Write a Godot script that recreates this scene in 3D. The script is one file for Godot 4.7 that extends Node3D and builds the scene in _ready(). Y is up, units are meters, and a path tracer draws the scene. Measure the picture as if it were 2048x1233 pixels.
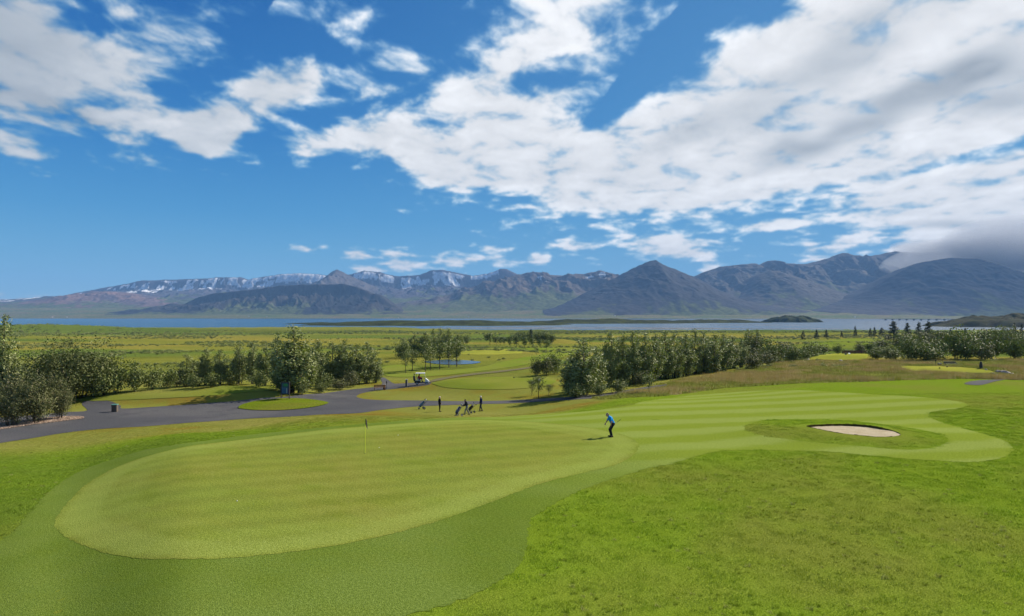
extends Node3D
# A golf green above a fjord: mown green, fairway and rough in front, a tarmac path with golfers behind it,
# rows of poplars, a marsh, the fjord and the mountains on its far side. Metres; the sea lies at y = 0.

const EYE := 28.0
# Height of the land below the eye, along lines that fan out over the course (KNOT_T: x over depth).
const KNOT_D := [0, 20, 30, 40, 50, 60, 70, 80, 95, 115, 150, 200, 300, 500, 800, 1100, 1350, 1660, 2500, 4000]
const KNOT_T := [-1.05, -0.68, -0.46, -0.24, -0.018, 0.2, 0.49, 0.75, 1.1]
const DROP := [
	[9.6, 9.6, 9.8, 10.2, 10.8, 11.4, 11.5, 11.5, 11.6, 11.8, 12.1, 12.8, 14.8, 18.0, 22.0, 24.8, 26.4, 28.1, 33, 40],
	[9.2, 9.0, 9.0, 9.4, 10.4, 11.3, 11.5, 11.5, 11.6, 11.8, 12.1, 12.8, 14.8, 18.0, 22.0, 24.8, 26.4, 28.1, 33, 40],
	[8.6, 8.4, 8.3, 8.3, 8.8, 10.2, 11.2, 11.5, 11.6, 11.8, 12.1, 12.8, 14.8, 18.0, 22.2, 25.0, 26.5, 28.1, 33, 40],
	[8.5, 8.4, 8.3, 8.3, 8.3, 8.9, 10.2, 11.2, 11.5, 11.6, 12.0, 12.9, 14.9, 18.0, 22.3, 25.2, 26.7, 27.6, 33, 40],
	[8.5, 8.4, 8.3, 8.3, 8.3, 9.0, 10.3, 11.2, 11.4, 11.5, 12.0, 13.0, 15.0, 18.2, 22.4, 26.2, 28.0, 29.5, 33, 40],
	[8.5, 8.5, 8.4, 8.4, 8.4, 8.4, 8.8, 9.5, 10.3, 10.8, 11.4, 12.6, 15.0, 18.2, 22.4, 26.2, 28.0, 29.5, 33, 40],
	[8.5, 8.5, 8.4, 8.4, 8.4, 8.4, 8.4, 8.5, 8.8, 9.2, 10.0, 11.5, 14.5, 18.0, 22.4, 26.2, 28.0, 29.5, 33, 40],
	[8.4, 8.4, 8.4, 8.3, 8.3, 8.3, 8.3, 8.3, 8.6, 9.0, 9.8, 11.4, 14.4, 18.0, 22.4, 26.2, 28.0, 29.5, 33, 40],
	[8.4, 8.4, 8.4, 8.3, 8.3, 8.3, 8.3, 8.3, 8.6, 9.0, 9.8, 11.4, 14.4, 18.0, 22.4, 26.2, 28.0, 29.5, 33, 40],
]
# Mounds: x, z, half width, half depth, height, steepness of the rim.
const BUMPS := [
	[-48.84, -96.27, 19, 5.5, 1.0, 2],
	[-39.24, -103.42, 9, 8, 0.7, 2],
	[-29.08, -87.24, 5.5, 3.2, 0.3, 1.5],
	[-3.15, -110.43, 10.5, 11, 1.1, 2],
	[81.11, -166.50, 8, 7, 0.9, 2],
	[71.05, -112.19, 10.5, 6, 0.6, 2],
	[-7.56, -264.81, 16, 14, 1.0, 1.5],
	[27.46, -436.42, 14, 9, 2.2, 1.5],
	[175.94, -355.72, 22, 14, 1.6, 1.5],
	[23.76, -48.11, 7, 4.2, 0.45, 1.2],
	[-716.50, -1037.14, 190, 90, 11.0, 1],
]
const SUN_AZ := 53.0   # degrees to the right of the view, behind the things
const SUN_EL := 34.0

var table: Array[PackedFloat32Array] = []
var lumps := FastNoiseLite.new()
var patches := FastNoiseLite.new()
var flecks := FastNoiseLite.new()
var rng := RandomNumberGenerator.new()
var taken := {}

# ---------------------------------------------------------------- small helpers

func fbm(seed_: int, freq: float, octaves := 4, kind := FastNoiseLite.TYPE_SIMPLEX_SMOOTH) -> FastNoiseLite:
	var n := FastNoiseLite.new()
	n.seed = seed_
	n.noise_type = kind
	n.frequency = freq
	n.fractal_type = FastNoiseLite.FRACTAL_FBM
	n.fractal_octaves = octaves
	return n

func dye(r: float, g: float, b: float) -> Color:
	# base colour (linear) of a surface that looks (r, g, b) in full sun
	var c := Color(r / 255.0, g / 255.0, b / 255.0).srgb_to_linear()
	return Color(c.r * 0.71, c.g * 0.71, c.b * 0.71)

func numbered(called: String) -> String:
	if not taken.has(called):
		taken[called] = 0
		return called
	taken[called] += 1
	return "%s_%03d" % [called, taken[called]]

func tag(o: Node, label: String, category: String, group := "", kind := "") -> Node:
	o.set_meta("label", label)
	o.set_meta("category", category)
	if group:
		o.set_meta("group", group)
	if kind:
		o.set_meta("kind", kind)
	return o

func thing(called: String, label: String, category: String, at := Vector3.ZERO, turn := 0.0, group := "") -> Node3D:
	var o := Node3D.new()
	o.name = numbered(called)
	add_child(o)
	o.position = at
	o.rotation.y = turn
	tag(o, label, category, group)
	return o

func obj(called: String, mesh: Mesh, mat: Material, parent: Node = self) -> MeshInstance3D:
	var o := MeshInstance3D.new()
	o.name = numbered(called) if parent == self else called
	o.mesh = mesh
	if mat:
		o.material_override = mat
	parent.add_child(o, true)
	return o

func dup(root: Node3D, at: Vector3, turn: float, grow := Vector3.ONE, label := "", group := "") -> Node3D:
	var base: String = str(root.name)
	if base.length() > 4 and base[-4] == "_" and base.right(3).is_valid_int():
		base = base.left(-4)
	var r: Node3D = root.duplicate()
	r.name = numbered(base)
	add_child(r)
	r.position = at
	r.rotation = Vector3(0, turn, 0)
	r.scale = grow
	if label:
		r.set_meta("label", label)
	if group:
		r.set_meta("group", group)
	return r

func paint(c: Color, rough := 0.6, metal := 0.0) -> StandardMaterial3D:
	var m := StandardMaterial3D.new()
	m.albedo_color = c.linear_to_srgb()
	m.roughness = rough
	m.metallic = metal
	return m

func tinted(rough := 0.9) -> StandardMaterial3D:
	# colour from the vertices
	var m := StandardMaterial3D.new()
	m.vertex_color_use_as_albedo = true
	m.roughness = rough
	m.metallic_specular = 0.12
	return m

func speckle(seed_: int, freq: float, octaves: int, dark: Color, light: Color, size := 512) -> NoiseTexture2D:
	var t := NoiseTexture2D.new()
	t.width = size
	t.height = size
	t.seamless = true
	t.noise = fbm(seed_, freq, octaves)
	var g := Gradient.new()
	g.set_color(0, dark)
	g.set_color(1, light)
	g.set_offset(0, 0.2)
	g.set_offset(1, 0.8)
	t.color_ramp = g
	return t

func relief(seed_: int, freq: float, octaves: int, strength: float, size := 512) -> NoiseTexture2D:
	var t := NoiseTexture2D.new()
	t.width = size
	t.height = size
	t.seamless = true
	t.as_normal_map = true
	t.bump_strength = strength
	t.noise = fbm(seed_, freq, octaves)
	return t

func world_map(m: StandardMaterial3D, tile: float) -> void:
	m.uv1_triplanar = true
	m.uv1_world_triplanar = true
	m.uv1_scale = Vector3.ONE / tile

func V2(flat: Array) -> PackedVector2Array:
	var o := PackedVector2Array()
	for k in range(0, flat.size(), 2):
		o.append(Vector2(flat[k], flat[k + 1]))
	return o

func rounded(flat: Array, step: float, closed := true) -> PackedVector2Array:
	# Catmull-Rom through the points
	var p := V2(flat)
	var n := p.size()
	var o := PackedVector2Array()
	for k in (n if closed else n - 1):
		var a := p[(k - 1 + n) % n] if closed or k > 0 else p[k]
		var b := p[k]
		var c := p[(k + 1) % n]
		var d := p[(k + 2) % n] if closed or k < n - 2 else c
		var m := maxi(1, int(ceil(b.distance_to(c) / step)))
		for j in m:
			o.append(b.cubic_interpolate(c, a, d, float(j) / m))
	if not closed:
		o.append(p[n - 1])
	return o

# ---------------------------------------------------------------- meshes

class Shape:
	var v := PackedVector3Array()
	var n := PackedVector3Array()
	var c := PackedColorArray()
	var i := PackedInt32Array()
	var ink := Color.WHITE

	func tri(a: Vector3, b: Vector3, d: Vector3) -> void:
		var nn := (b - a).cross(d - a).normalized()
		var s := v.size()
		v.append(a); v.append(d); v.append(b)
		for k in 3:
			n.append(nn); c.append(ink); i.append(s + k)

	func quad(a: Vector3, b: Vector3, d: Vector3, e: Vector3) -> void:
		var nn := (b - a).cross(d - a)
		if nn.length_squared() < 1e-14:
			nn = (d - a).cross(e - a)
		nn = nn.normalized()
		var s := v.size()
		v.append(a); v.append(b); v.append(d); v.append(e)
		for k in 4:
			n.append(nn); c.append(ink)
		for k in [0, 2, 1, 0, 3, 2]:
			i.append(s + k)

	func box(at: Vector3, size: Vector3, turn := Basis.IDENTITY, bevel := 0.0) -> void:
		var h := size * 0.5
		var bv := minf(bevel, minf(h.x, minf(h.y, h.z)) * 0.49)
		var f := func(x: float, y: float, z: float) -> Vector3: return at + turn * Vector3(x, y, z)
		for ax in 3:
			for s in [-1.0, 1.0]:
				var u := (ax + 1) % 3
				var w := (ax + 2) % 3
				var q: Array[Vector3] = []
				for k in [[-1, -1], [1, -1], [1, 1], [-1, 1]]:
					var p := Vector3.ZERO
					p[ax] = s * h[ax]
					p[u] = k[0] * (h[u] - bv)
					p[w] = k[1] * (h[w] - bv)
					q.append(at + turn * p)
				if s > 0: quad(q[0], q[1], q[2], q[3])
				else: quad(q[3], q[2], q[1], q[0])
		if bv <= 0.0:
			return
		for ax in 3:
			var u := (ax + 1) % 3
			var w := (ax + 2) % 3
			for su in [-1.0, 1.0]:
				for sw in [-1.0, 1.0]:
					var q: Array[Vector3] = []
					for k in [[-1.0, 0], [1.0, 0], [1.0, 1], [-1.0, 1]]:
						var p := Vector3.ZERO
						p[ax] = k[0] * (h[ax] - bv)
						p[u] = su * (h[u] - (bv if k[1] else 0.0))
						p[w] = sw * (h[w] - (0.0 if k[1] else bv))
						q.append(at + turn * p)
					if su * sw > 0: quad(q[0], q[1], q[2], q[3])
					else: quad(q[3], q[2], q[1], q[0])
		for sx in [-1.0, 1.0]:
			for sy in [-1.0, 1.0]:
				for sz in [-1.0, 1.0]:
					var a: Vector3 = f.call(sx * h.x, sy * (h.y - bv), sz * (h.z - bv))
					var b: Vector3 = f.call(sx * (h.x - bv), sy * h.y, sz * (h.z - bv))
					var d: Vector3 = f.call(sx * (h.x - bv), sy * (h.y - bv), sz * h.z)
					if sx * sy * sz > 0: tri(a, b, d)
					else: tri(a, d, b)

	func ring(at: Vector3, x: Vector3, z: Vector3, rx: float, rz: float, seg: int) -> int:
		# one ring of vertices with normals pointing out; returns its first index
		var s := v.size()
		for k in seg:
			var a := TAU * k / seg
			var o := x * cos(a) * rx + z * sin(a) * rz
			v.append(at + o)
			n.append((x * cos(a) + z * sin(a)).normalized())
			c.append(ink)
		return s

	func join(s0: int, s1: int, seg: int) -> void:
		for k in seg:
			var k1 := (k + 1) % seg
			for t in [s0 + k, s1 + k, s1 + k1, s0 + k, s1 + k1, s0 + k1]:
				i.append(t)

	func fan(s: int, at: Vector3, nn: Vector3, seg: int, up: bool) -> void:
		var b := v.size()
		v.append(at); n.append(nn); c.append(ink)
		for k in seg:
			v.append(v[s + k]); n.append(nn); c.append(ink)
		for k in seg:
			var k1 := (k + 1) % seg
			if up:
				i.append(b); i.append(b + 1 + k); i.append(b + 1 + k1)
			else:
				i.append(b); i.append(b + 1 + k1); i.append(b + 1 + k)

	func tube(p: Array, r: Array, seg := 8, caps := true) -> void:
		# a bent round bar through points p with radii r
		var last := -1
		var side := Vector3.ZERO
		for k in p.size():
			var dir: Vector3 = (p[mini(k + 1, p.size() - 1)] - p[maxi(k - 1, 0)]).normalized()
			if side == Vector3.ZERO:
				side = dir.cross(Vector3.UP if absf(dir.y) < 0.9 else Vector3.RIGHT).normalized()
			side = (side - dir * side.dot(dir)).normalized()
			var up := side.cross(dir)
			var s := ring(p[k], side, up, r[k], r[k], seg)
			if last >= 0:
				join(last, s, seg)
			elif caps:
				fan(s, p[k], -dir, seg, false)
			if k == p.size() - 1 and caps:
				fan(s, p[k], dir, seg, true)
			last = s

	func lathe(at: Transform3D, prof: Array, seg := 16, caps := true) -> void:
		# prof: [radius, height] pairs turned about the local y axis
		var last := -1
		for k in prof.size():
			var s := ring(at * Vector3(0, prof[k][1], 0), at.basis.x, -at.basis.z, prof[k][0], prof[k][0], seg)
			if last >= 0:
				join(last, s, seg)
			elif caps:
				fan(s, at * Vector3(0, prof[k][1], 0), -at.basis.y.normalized(), seg, false)
			if k == prof.size() - 1 and caps:
				fan(s, at * Vector3(0, prof[k][1], 0), at.basis.y.normalized(), seg, true)
			last = s

	func ball(at: Vector3, r: Vector3, seg := 12, rows := 8) -> void:
		var s0 := v.size()
		for j in rows + 1:
			var f := PI * j / rows
			for k in seg:
				var a := TAU * k / seg
				var d := Vector3(sin(f) * cos(a), cos(f), sin(f) * sin(a))
				v.append(at + d * r); n.append((d / r).normalized()); c.append(ink)
		for j in rows:
			for k in seg:
				var k1 := (k + 1) % seg
				var a := s0 + j * seg
				for t in [a + k, a + k1, a + seg + k1, a + k, a + seg + k1, a + seg + k]:
					i.append(t)

	func mesh(fix := true) -> ArrayMesh:
		if fix:
			for k in range(0, i.size(), 3):
				var a := v[i[k]]
				var g := (v[i[k + 2]] - a).cross(v[i[k + 1]] - a)
				if g.dot(n[i[k]] + n[i[k + 1]] + n[i[k + 2]]) < 0.0:
					var t := i[k + 1]
					i[k + 1] = i[k + 2]
					i[k + 2] = t
		var arr := []
		arr.resize(Mesh.ARRAY_MAX)
		arr[Mesh.ARRAY_VERTEX] = v
		arr[Mesh.ARRAY_NORMAL] = n
		arr[Mesh.ARRAY_COLOR] = c
		arr[Mesh.ARRAY_INDEX] = i
		var m := ArrayMesh.new()
		m.add_surface_from_arrays(Mesh.PRIMITIVE_TRIANGLES, arr)
		return m

# ---------------------------------------------------------------- the lie of the land

func prepare_land() -> void:
	for row in DROP:
		var tan_ := []
		for k in row.size():
			var a := maxi(k - 1, 0)
			var b := mini(k + 1, row.size() - 1)
			tan_.append((row[b] - row[a]) / float(KNOT_D[b] - KNOT_D[a]))
		var out := PackedFloat32Array()
		for j in 801:
			var d := minf(exp(lerpf(log(12.0), log(4012.0), j / 800.0)) - 12.0, 3999.9)
			var k := 0
			while KNOT_D[k + 1] < d:
				k += 1
			var h := float(KNOT_D[k + 1] - KNOT_D[k])
			var s: float = (d - KNOT_D[k]) / h
			var m0: float = tan_[k] * h
			var m1: float = tan_[k + 1] * h
			out.append((2 * s * s * s - 3 * s * s + 1) * row[k] + (s * s * s - 2 * s * s + s) * m0 + (-2 * s * s * s + 3 * s * s) * row[k + 1] + (s * s * s - s * s) * m1)
		table.append(out)
	lumps = fbm(11, 0.02, 3)
	patches = fbm(12, 0.05, 4)
	flecks = fbm(13, 0.5, 3)

func land(x: float, z: float) -> float:
	var d := maxf(-z, 0.0)
	var t := clampf(x / maxf(d, 18.0), -1.05, 1.0999)
	var j := 0
	while KNOT_T[j + 1] < t:
		j += 1
	var s: float = (t - KNOT_T[j]) / (KNOT_T[j + 1] - KNOT_T[j])
	s = s * s * (3.0 - 2.0 * s)
	var f := clampf((log(d + 12.0) - 2.484907) / 5.812143 * 800.0, 0.0, 799.99)
	var k := int(f)
	f -= k
	var a := table[j]
	var b := table[j + 1]
	var y := EYE - lerpf(lerpf(a[k], a[k + 1], f), lerpf(b[k], b[k + 1], f), s)
	for m in BUMPS:
		var q: float = ((x - m[0]) / m[2]) ** 2 + ((z - m[1]) / m[3]) ** 2
		if q < 6.0:
			y += m[4] * exp(-(q ** m[5]))
	if d > 140.0:
		y += lumps.get_noise_2d(x, z) * minf((d - 140.0) / 150.0, 1.0) * 0.7
	return y

func on(p: Vector2, lift := 0.0) -> Vector3:
	return Vector3(p.x, land(p.x, p.y) + lift, p.y)

func land_normal(x: float, z: float) -> Vector3:
	var e := 0.4
	return Vector3(land(x - e, z) - land(x + e, z), 2.0 * e, land(x, z - e) - land(x, z + e)).normalized()

func sheet(called: String, edge: PackedVector2Array, cell: float, lift: float, tint: Callable, mat: Material, hole := PackedVector2Array(), parent: Node = self) -> MeshInstance3D:
	# a sheet laid on the land inside an outline
	var lo := edge[0]
	var hi := edge[0]
	for p in edge:
		lo = lo.min(p)
		hi = hi.max(p)
	var x0 := int(floor(lo.x / cell))
	var z0 := int(floor(lo.y / cell))
	var nx := int(ceil(hi.x / cell)) - x0 + 1
	var nz := int(ceil(hi.y / cell)) - z0 + 1
	var inside := PackedByteArray()
	inside.resize(nx * nz)
	for r in nz:
		for q in nx:
			var p := Vector2((x0 + q) * cell, (z0 + r) * cell)
			var yes := Geometry2D.is_point_in_polygon(p, edge)
			if yes and hole.size() and Geometry2D.is_point_in_polygon(p, hole):
				yes = false
			inside[r * nx + q] = 1 if yes else 0
	var touched := {}
	for line in [edge, hole]:
		for p in line:
			touched[(int(floor(p.y / cell)) - z0) * nx + int(floor(p.x / cell)) - x0] = true
	var s := Shape.new()
	var known := {}
	var vert := func(p: Vector2) -> int:
		var key := Vector2i(roundi(p.x * 1000), roundi(p.y * 1000))
		if known.has(key):
			return known[key]
		var at := s.v.size()
		known[key] = at
		s.v.append(Vector3(p.x, land(p.x, p.y) + lift, p.y))
		s.n.append(land_normal(p.x, p.y))
		s.c.append(tint.call(p.x, p.y))
		return at
	for r in nz - 1:
		for q in nx - 1:
			var k := r * nx + q
			var sum := inside[k] + inside[k + 1] + inside[k + nx] + inside[k + nx + 1]
			var a := Vector2((x0 + q) * cell, (z0 + r) * cell)
			var cellp := PackedVector2Array([a, a + Vector2(cell, 0), a + Vector2(cell, cell), a + Vector2(0, cell)])
			if sum == 4 and not touched.has(k):
				var g := [vert.call(cellp[0]), vert.call(cellp[1]), vert.call(cellp[2]), vert.call(cellp[3])]
				for t in [g[0], g[1], g[2], g[0], g[2], g[3]]:
					s.i.append(t)
			elif sum > 0 or touched.has(k):
				for poly in Geometry2D.intersect_polygons(cellp, edge):
					var left: Array = [poly]
					if hole.size():
						left = Geometry2D.clip_polygons(poly, hole)
					for part in left:
						var tris := Geometry2D.triangulate_polygon(part)
						for t in tris:
							s.i.append(vert.call(part[t]))
	return obj(called, s.mesh(), mat, parent)

# ---------------------------------------------------------------- sky

const CLOUDS := [
	-32.71, 16.11, 8.61, 3.09, 18, 1.25,
	-36.72, 18.64, 4.04, 3.62, 0, 0.9,
	-27.04, 20.54, 4.99, 3.11, 0, 0.8,
	-21.42, 15.91, 4.91, 1.88, -35, 0.88,
	-18.26, 18.05, 3.03, 1.66, -20, 1.05,
	-23.56, 13.98, 2.26, 1.38, -30, 0.9,
	-10.98, 17.49, 5.26, 3.00, -35, 0.76,
	-10.56, 14.06, 3.45, 1.55, 0, 0.85,
	-16.83, 13.51, 2.11, 1.29, 0, 0.8,
	-35.84, 11.50, 2.07, 1.31, 10, 0.95,
	-13.41, 22.96, 4.37, 1.73, 0, 0.4,
	-1.01, 15.67, 7.97, 3.89, -25, 0.92,
	-2.69, 12.48, 5.02, 1.68, -5, 1.05,
	3.62, 22.41, 10.03, 3.94, -30, 1,
	7.36, 12.87, 11.55, 2.69, 0, 1.05,
	17.37, 14.23, 14.14, 4.89, -18, 1.3,
	28.42, 18.65, 14.60, 6.95, -25, 1.55,
	35.07, 12.93, 7.87, 5.87, 0, 1.4,
	15.42, 10.81, 10.91, 1.40, -5, 1,
	12.88, 21.05, 6.78, 1.07, -42, -1.9,
	2.57, 19.49, 3.56, 1.27, -20, -0.6,
	31.51, 8.25, 7.32, 1.68, -10, 1,
	35.02, 5.55, 6.19, 1.87, -5, 1.1,
	33.58, 4.09, 4.95, 1.11, 0, 1,
	33.91, 10.83, 3.76, 0.60, -12, -1,
	13.24, 5.62, 3.78, 0.97, 4, 1.2,
	5.28, 5.75, 1.91, 0.50, 0, 0.95,
	-9.24, 4.47, 1.72, 0.95, 8, 1.2,
	-12.76, 4.98, 1.08, 0.53, 10, 1.15,
	-11.95, 3.85, 1.12, 0.41, 0, 1.1,
	-4.98, 4.59, 1.83, 0.71, 0, 1,
	-1.09, 4.69, 2.01, 0.46, 0, 0.95,
	2.18, 4.69, 0.92, 0.46, 0, 1.15,
	-16.49, 5.30, 1.47, 0.36, 0, 0.8,
	20.90, 7.10, 2.20, 0.46, -3, 0.9,
	24.99, 4.82, 2.41, 0.64, -25, 1.05,
	16.18, 3.90, 0.77, 0.64, -20, 1.1,
	23.59, 5.26, 0.56, 0.42, 0, 1,
	-1.64, 5.65, 1.26, 0.37, 0, 0.8,
	-35.22, 1.03, 3.64, 0.41, 0, 0.75,
]
const DARK := [
	26.09, 19.02, 8.80, 1.85, -28, 0.8,
	30.63, 15.44, 6.21, 1.14, -22, 0.9,
	36.20, 15.48, 3.28, 1.89, 0, 0.9,
	24.34, 13.54, 4.87, 1.23, -20, 1,
	15.44, 15.13, 5.07, 0.98, -25, 0.5,
	10.64, 11.49, 4.46, 1.03, 0, 0.3,
	-35.30, 14.03, 6.43, 1.10, 16, 0.7,
	-36.99, 18.57, 3.21, 2.71, 0, 0.6,
	35.29, 3.66, 3.91, 0.61, 3, 1.3,
	34.46, 6.35, 3.42, 0.31, 4, 0.7,
	13.04, 5.14, 3.18, 0.32, 3, 0.35,
	5.28, 12.84, 3.33, 0.87, -20, 0.25,
]

const AIR := [[-90, 140, 186, 212], [0, 150, 192, 214], [3, 116, 178, 213], [8, 74, 150, 203], [14, 46, 123, 189], [24, 26, 94, 166], [45, 22, 80, 150], [90, 17, 64, 130]]
var sky_fine: FastNoiseLite
var sky_wide: FastNoiseLite
var sky_warp: FastNoiseLite

func lay(list: Array, scale: float, w: int, h: int) -> PackedFloat32Array:
	# where clouds (or their dark bellies) lie, on a grid of 1 / scale degrees: azimuth -50 to 50, height 0 to 40
	var out := PackedFloat32Array()
	out.resize(w * h)
	for q in range(0, list.size(), 6):
		var reach: float = maxf(list[q + 2], list[q + 3]) * 2.1
		var c := cos(deg_to_rad(list[q + 4]))
		var s := sin(deg_to_rad(list[q + 4]))
		var x0 := clampi(int((list[q] - reach + 50.0) * scale), 0, w)
		var x1 := clampi(int((list[q] + reach + 50.0) * scale) + 1, 0, w)
		var y0 := clampi(int((list[q + 1] - reach) * scale), 0, h)
		var y1 := clampi(int((list[q + 1] + reach) * scale) + 1, 0, h)
		for y in range(y0, y1):
			var de: float = list[q + 1] - y / scale
			for x in range(x0, x1):
				var da: float = x / scale - 50.0 - list[q]
				var u: float = (da * c + de * s) / list[q + 2]
				var v: float = (de * c - da * s) / list[q + 3]
				var r := u * u + v * v
				if r < 4.4:
					out[y * w + x] += list[q + 5] * exp(-r * (0.2 + 0.45 * r))
	return out

func sky_colour(az: float, el: float, inner: float, cover: float, dk: float) -> Color:
	var k := 0
	while AIR[k + 1][0] < el and k < AIR.size() - 2:
		k += 1
	var f: float = (el - AIR[k][0]) / (AIR[k + 1][0] - AIR[k][0])
	var blue := Color(lerpf(AIR[k][1], AIR[k + 1][1], f), lerpf(AIR[k][2], AIR[k + 1][2], f), lerpf(AIR[k][3], AIR[k + 1][3], f))
	var se := sin(deg_to_rad(el))
	var ce := cos(deg_to_rad(el))
	var dx := ce * sin(deg_to_rad(az))
	var dz := -ce * cos(deg_to_rad(az))
	var lift := 1.0 / (maxf(se, 0.0) + 0.13)
	var px := dx * lift
	var pz := dz * lift
	var se0 := sin(deg_to_rad(SUN_EL))
	var ce0 := cos(deg_to_rad(SUN_EL))
	var toward := (dx * ce0 * sin(deg_to_rad(SUN_AZ)) + se * se0 - dz * ce0 * cos(deg_to_rad(SUN_AZ))) * 0.5 + 0.5
	blue = blue.lerp(Color(120, 172, 214), 0.55 * smoothstep(0.62, 1.0, toward))
	if inner < 1.0:
		cover = lerpf(clampf(0.42 + 1.7 * sky_wide.get_noise_2d(px * 0.55 + 31.0, pz * 0.55), -0.2, 1.25), cover, inner)
	if cover < 0.05:
		return blue
	var wx := sky_warp.get_noise_2d(px, pz) * 0.05
	var n := sky_fine.get_noise_2d(px + wx, pz * 0.8 - wx * 0.7)
	var m := sky_wide.get_noise_2d(px * 1.6 + 7.0, pz * 1.6)
	var calm := 1.0 - 0.3 * smoothstep(1.0, 1.6, cover)
	var dens := minf(cover, 1.5) * 0.86 - 0.36 + n * 1.3 * calm + m * 0.2
	if dens <= -0.08:
		return blue
	var alpha := smoothstep(-0.08, 0.85, dens)
	var thick := clampf((dens - 0.35) * 0.8, 0.0, 1.0)
	dk = lerpf(clampf((cover - 0.8) * 1.4, 0.0, 1.0), dk, inner) * (0.75 + m * 1.1 + n * 0.35)
	var lum := lerpf(188.0, 243.0, smoothstep(0.45, 0.86, toward)) - thick * 16.0 * (0.6 - m) - clampf(dk, 0.0, 1.3) * 46.0 + n * 44.0 * calm
	var cool := clampf((235.0 - lum) / 60.0, 0.0, 1.0)
	var tone := Color(lum * (1.0 - 0.055 * cool), lum * (1.0 - 0.01 * cool), lum * (1.005 + 0.03 * cool))
	return blue.lerp(tone, alpha * 0.97)

func make_sky() -> Image:
	var w := 4096
	var h := 2048
	sky_fine = fbm(5, 4.2, 8)
	sky_fine.fractal_gain = 0.58
	sky_wide = fbm(6, 1.1, 3)
	sky_warp = fbm(9, 2.2, 3)
	var gs := 6.0
	var gw := 601
	var gh := 241
	var cover := lay(CLOUDS, gs, gw, gh)
	var dark := lay(DARK, gs, gw, gh)
	var img := Image.create(w, h, false, Image.FORMAT_RGB8)
	img.fill(Color(AIR[1][1] / 255.0, AIR[1][2] / 255.0, AIR[1][3] / 255.0))
	var y := 0
	while y < h / 2 + 4:
		var el0 := 90.0 - (y + 0.5) / h * 180.0
		var tall := 8 if el0 > 37.0 else 1
		var el := maxf(el0 - (tall - 1) * 90.0 / h, 0.0)
		var x := 0
		while x < w:
			var az := (x + 0.5) / w * 360.0
			if az > 180.0:
				az -= 360.0
			var wide := 8 if tall > 1 or absf(az) > 47.0 else 1
			var inner := clampf((46.0 - absf(az)) / 6.0, 0.0, 1.0) * clampf((36.0 - el) / 10.0, 0.0, 1.0)
			var cv := 0.0
			var dk := 0.0
			if inner > 0.0:
				var gx := clampf((az + 50.0) * gs, 0.0, gw - 1.001)
				var gy := clampf(el * gs, 0.0, gh - 1.001)
				var ix := int(gx)
				var iy := int(gy)
				gx -= ix
				gy -= iy
				var at := iy * gw + ix
				cv = lerpf(lerpf(cover[at], cover[at + 1], gx), lerpf(cover[at + gw], cover[at + gw + 1], gx), gy)
				dk = lerpf(lerpf(dark[at], dark[at + 1], gx), lerpf(dark[at + gw], dark[at + gw + 1], gx), gy)
			var c := sky_colour(az, el, inner, cv, dk)
			c = Color(c.r / 255.0, c.g / 255.0, c.b / 255.0)
			if wide == 1 and tall == 1:
				img.set_pixel(x, y, c)
			else:
				img.fill_rect(Rect2i(x, y, wide, tall), c)
			x += wide
		y += tall
	return img

# ---------------------------------------------------------------- mountains

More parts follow.
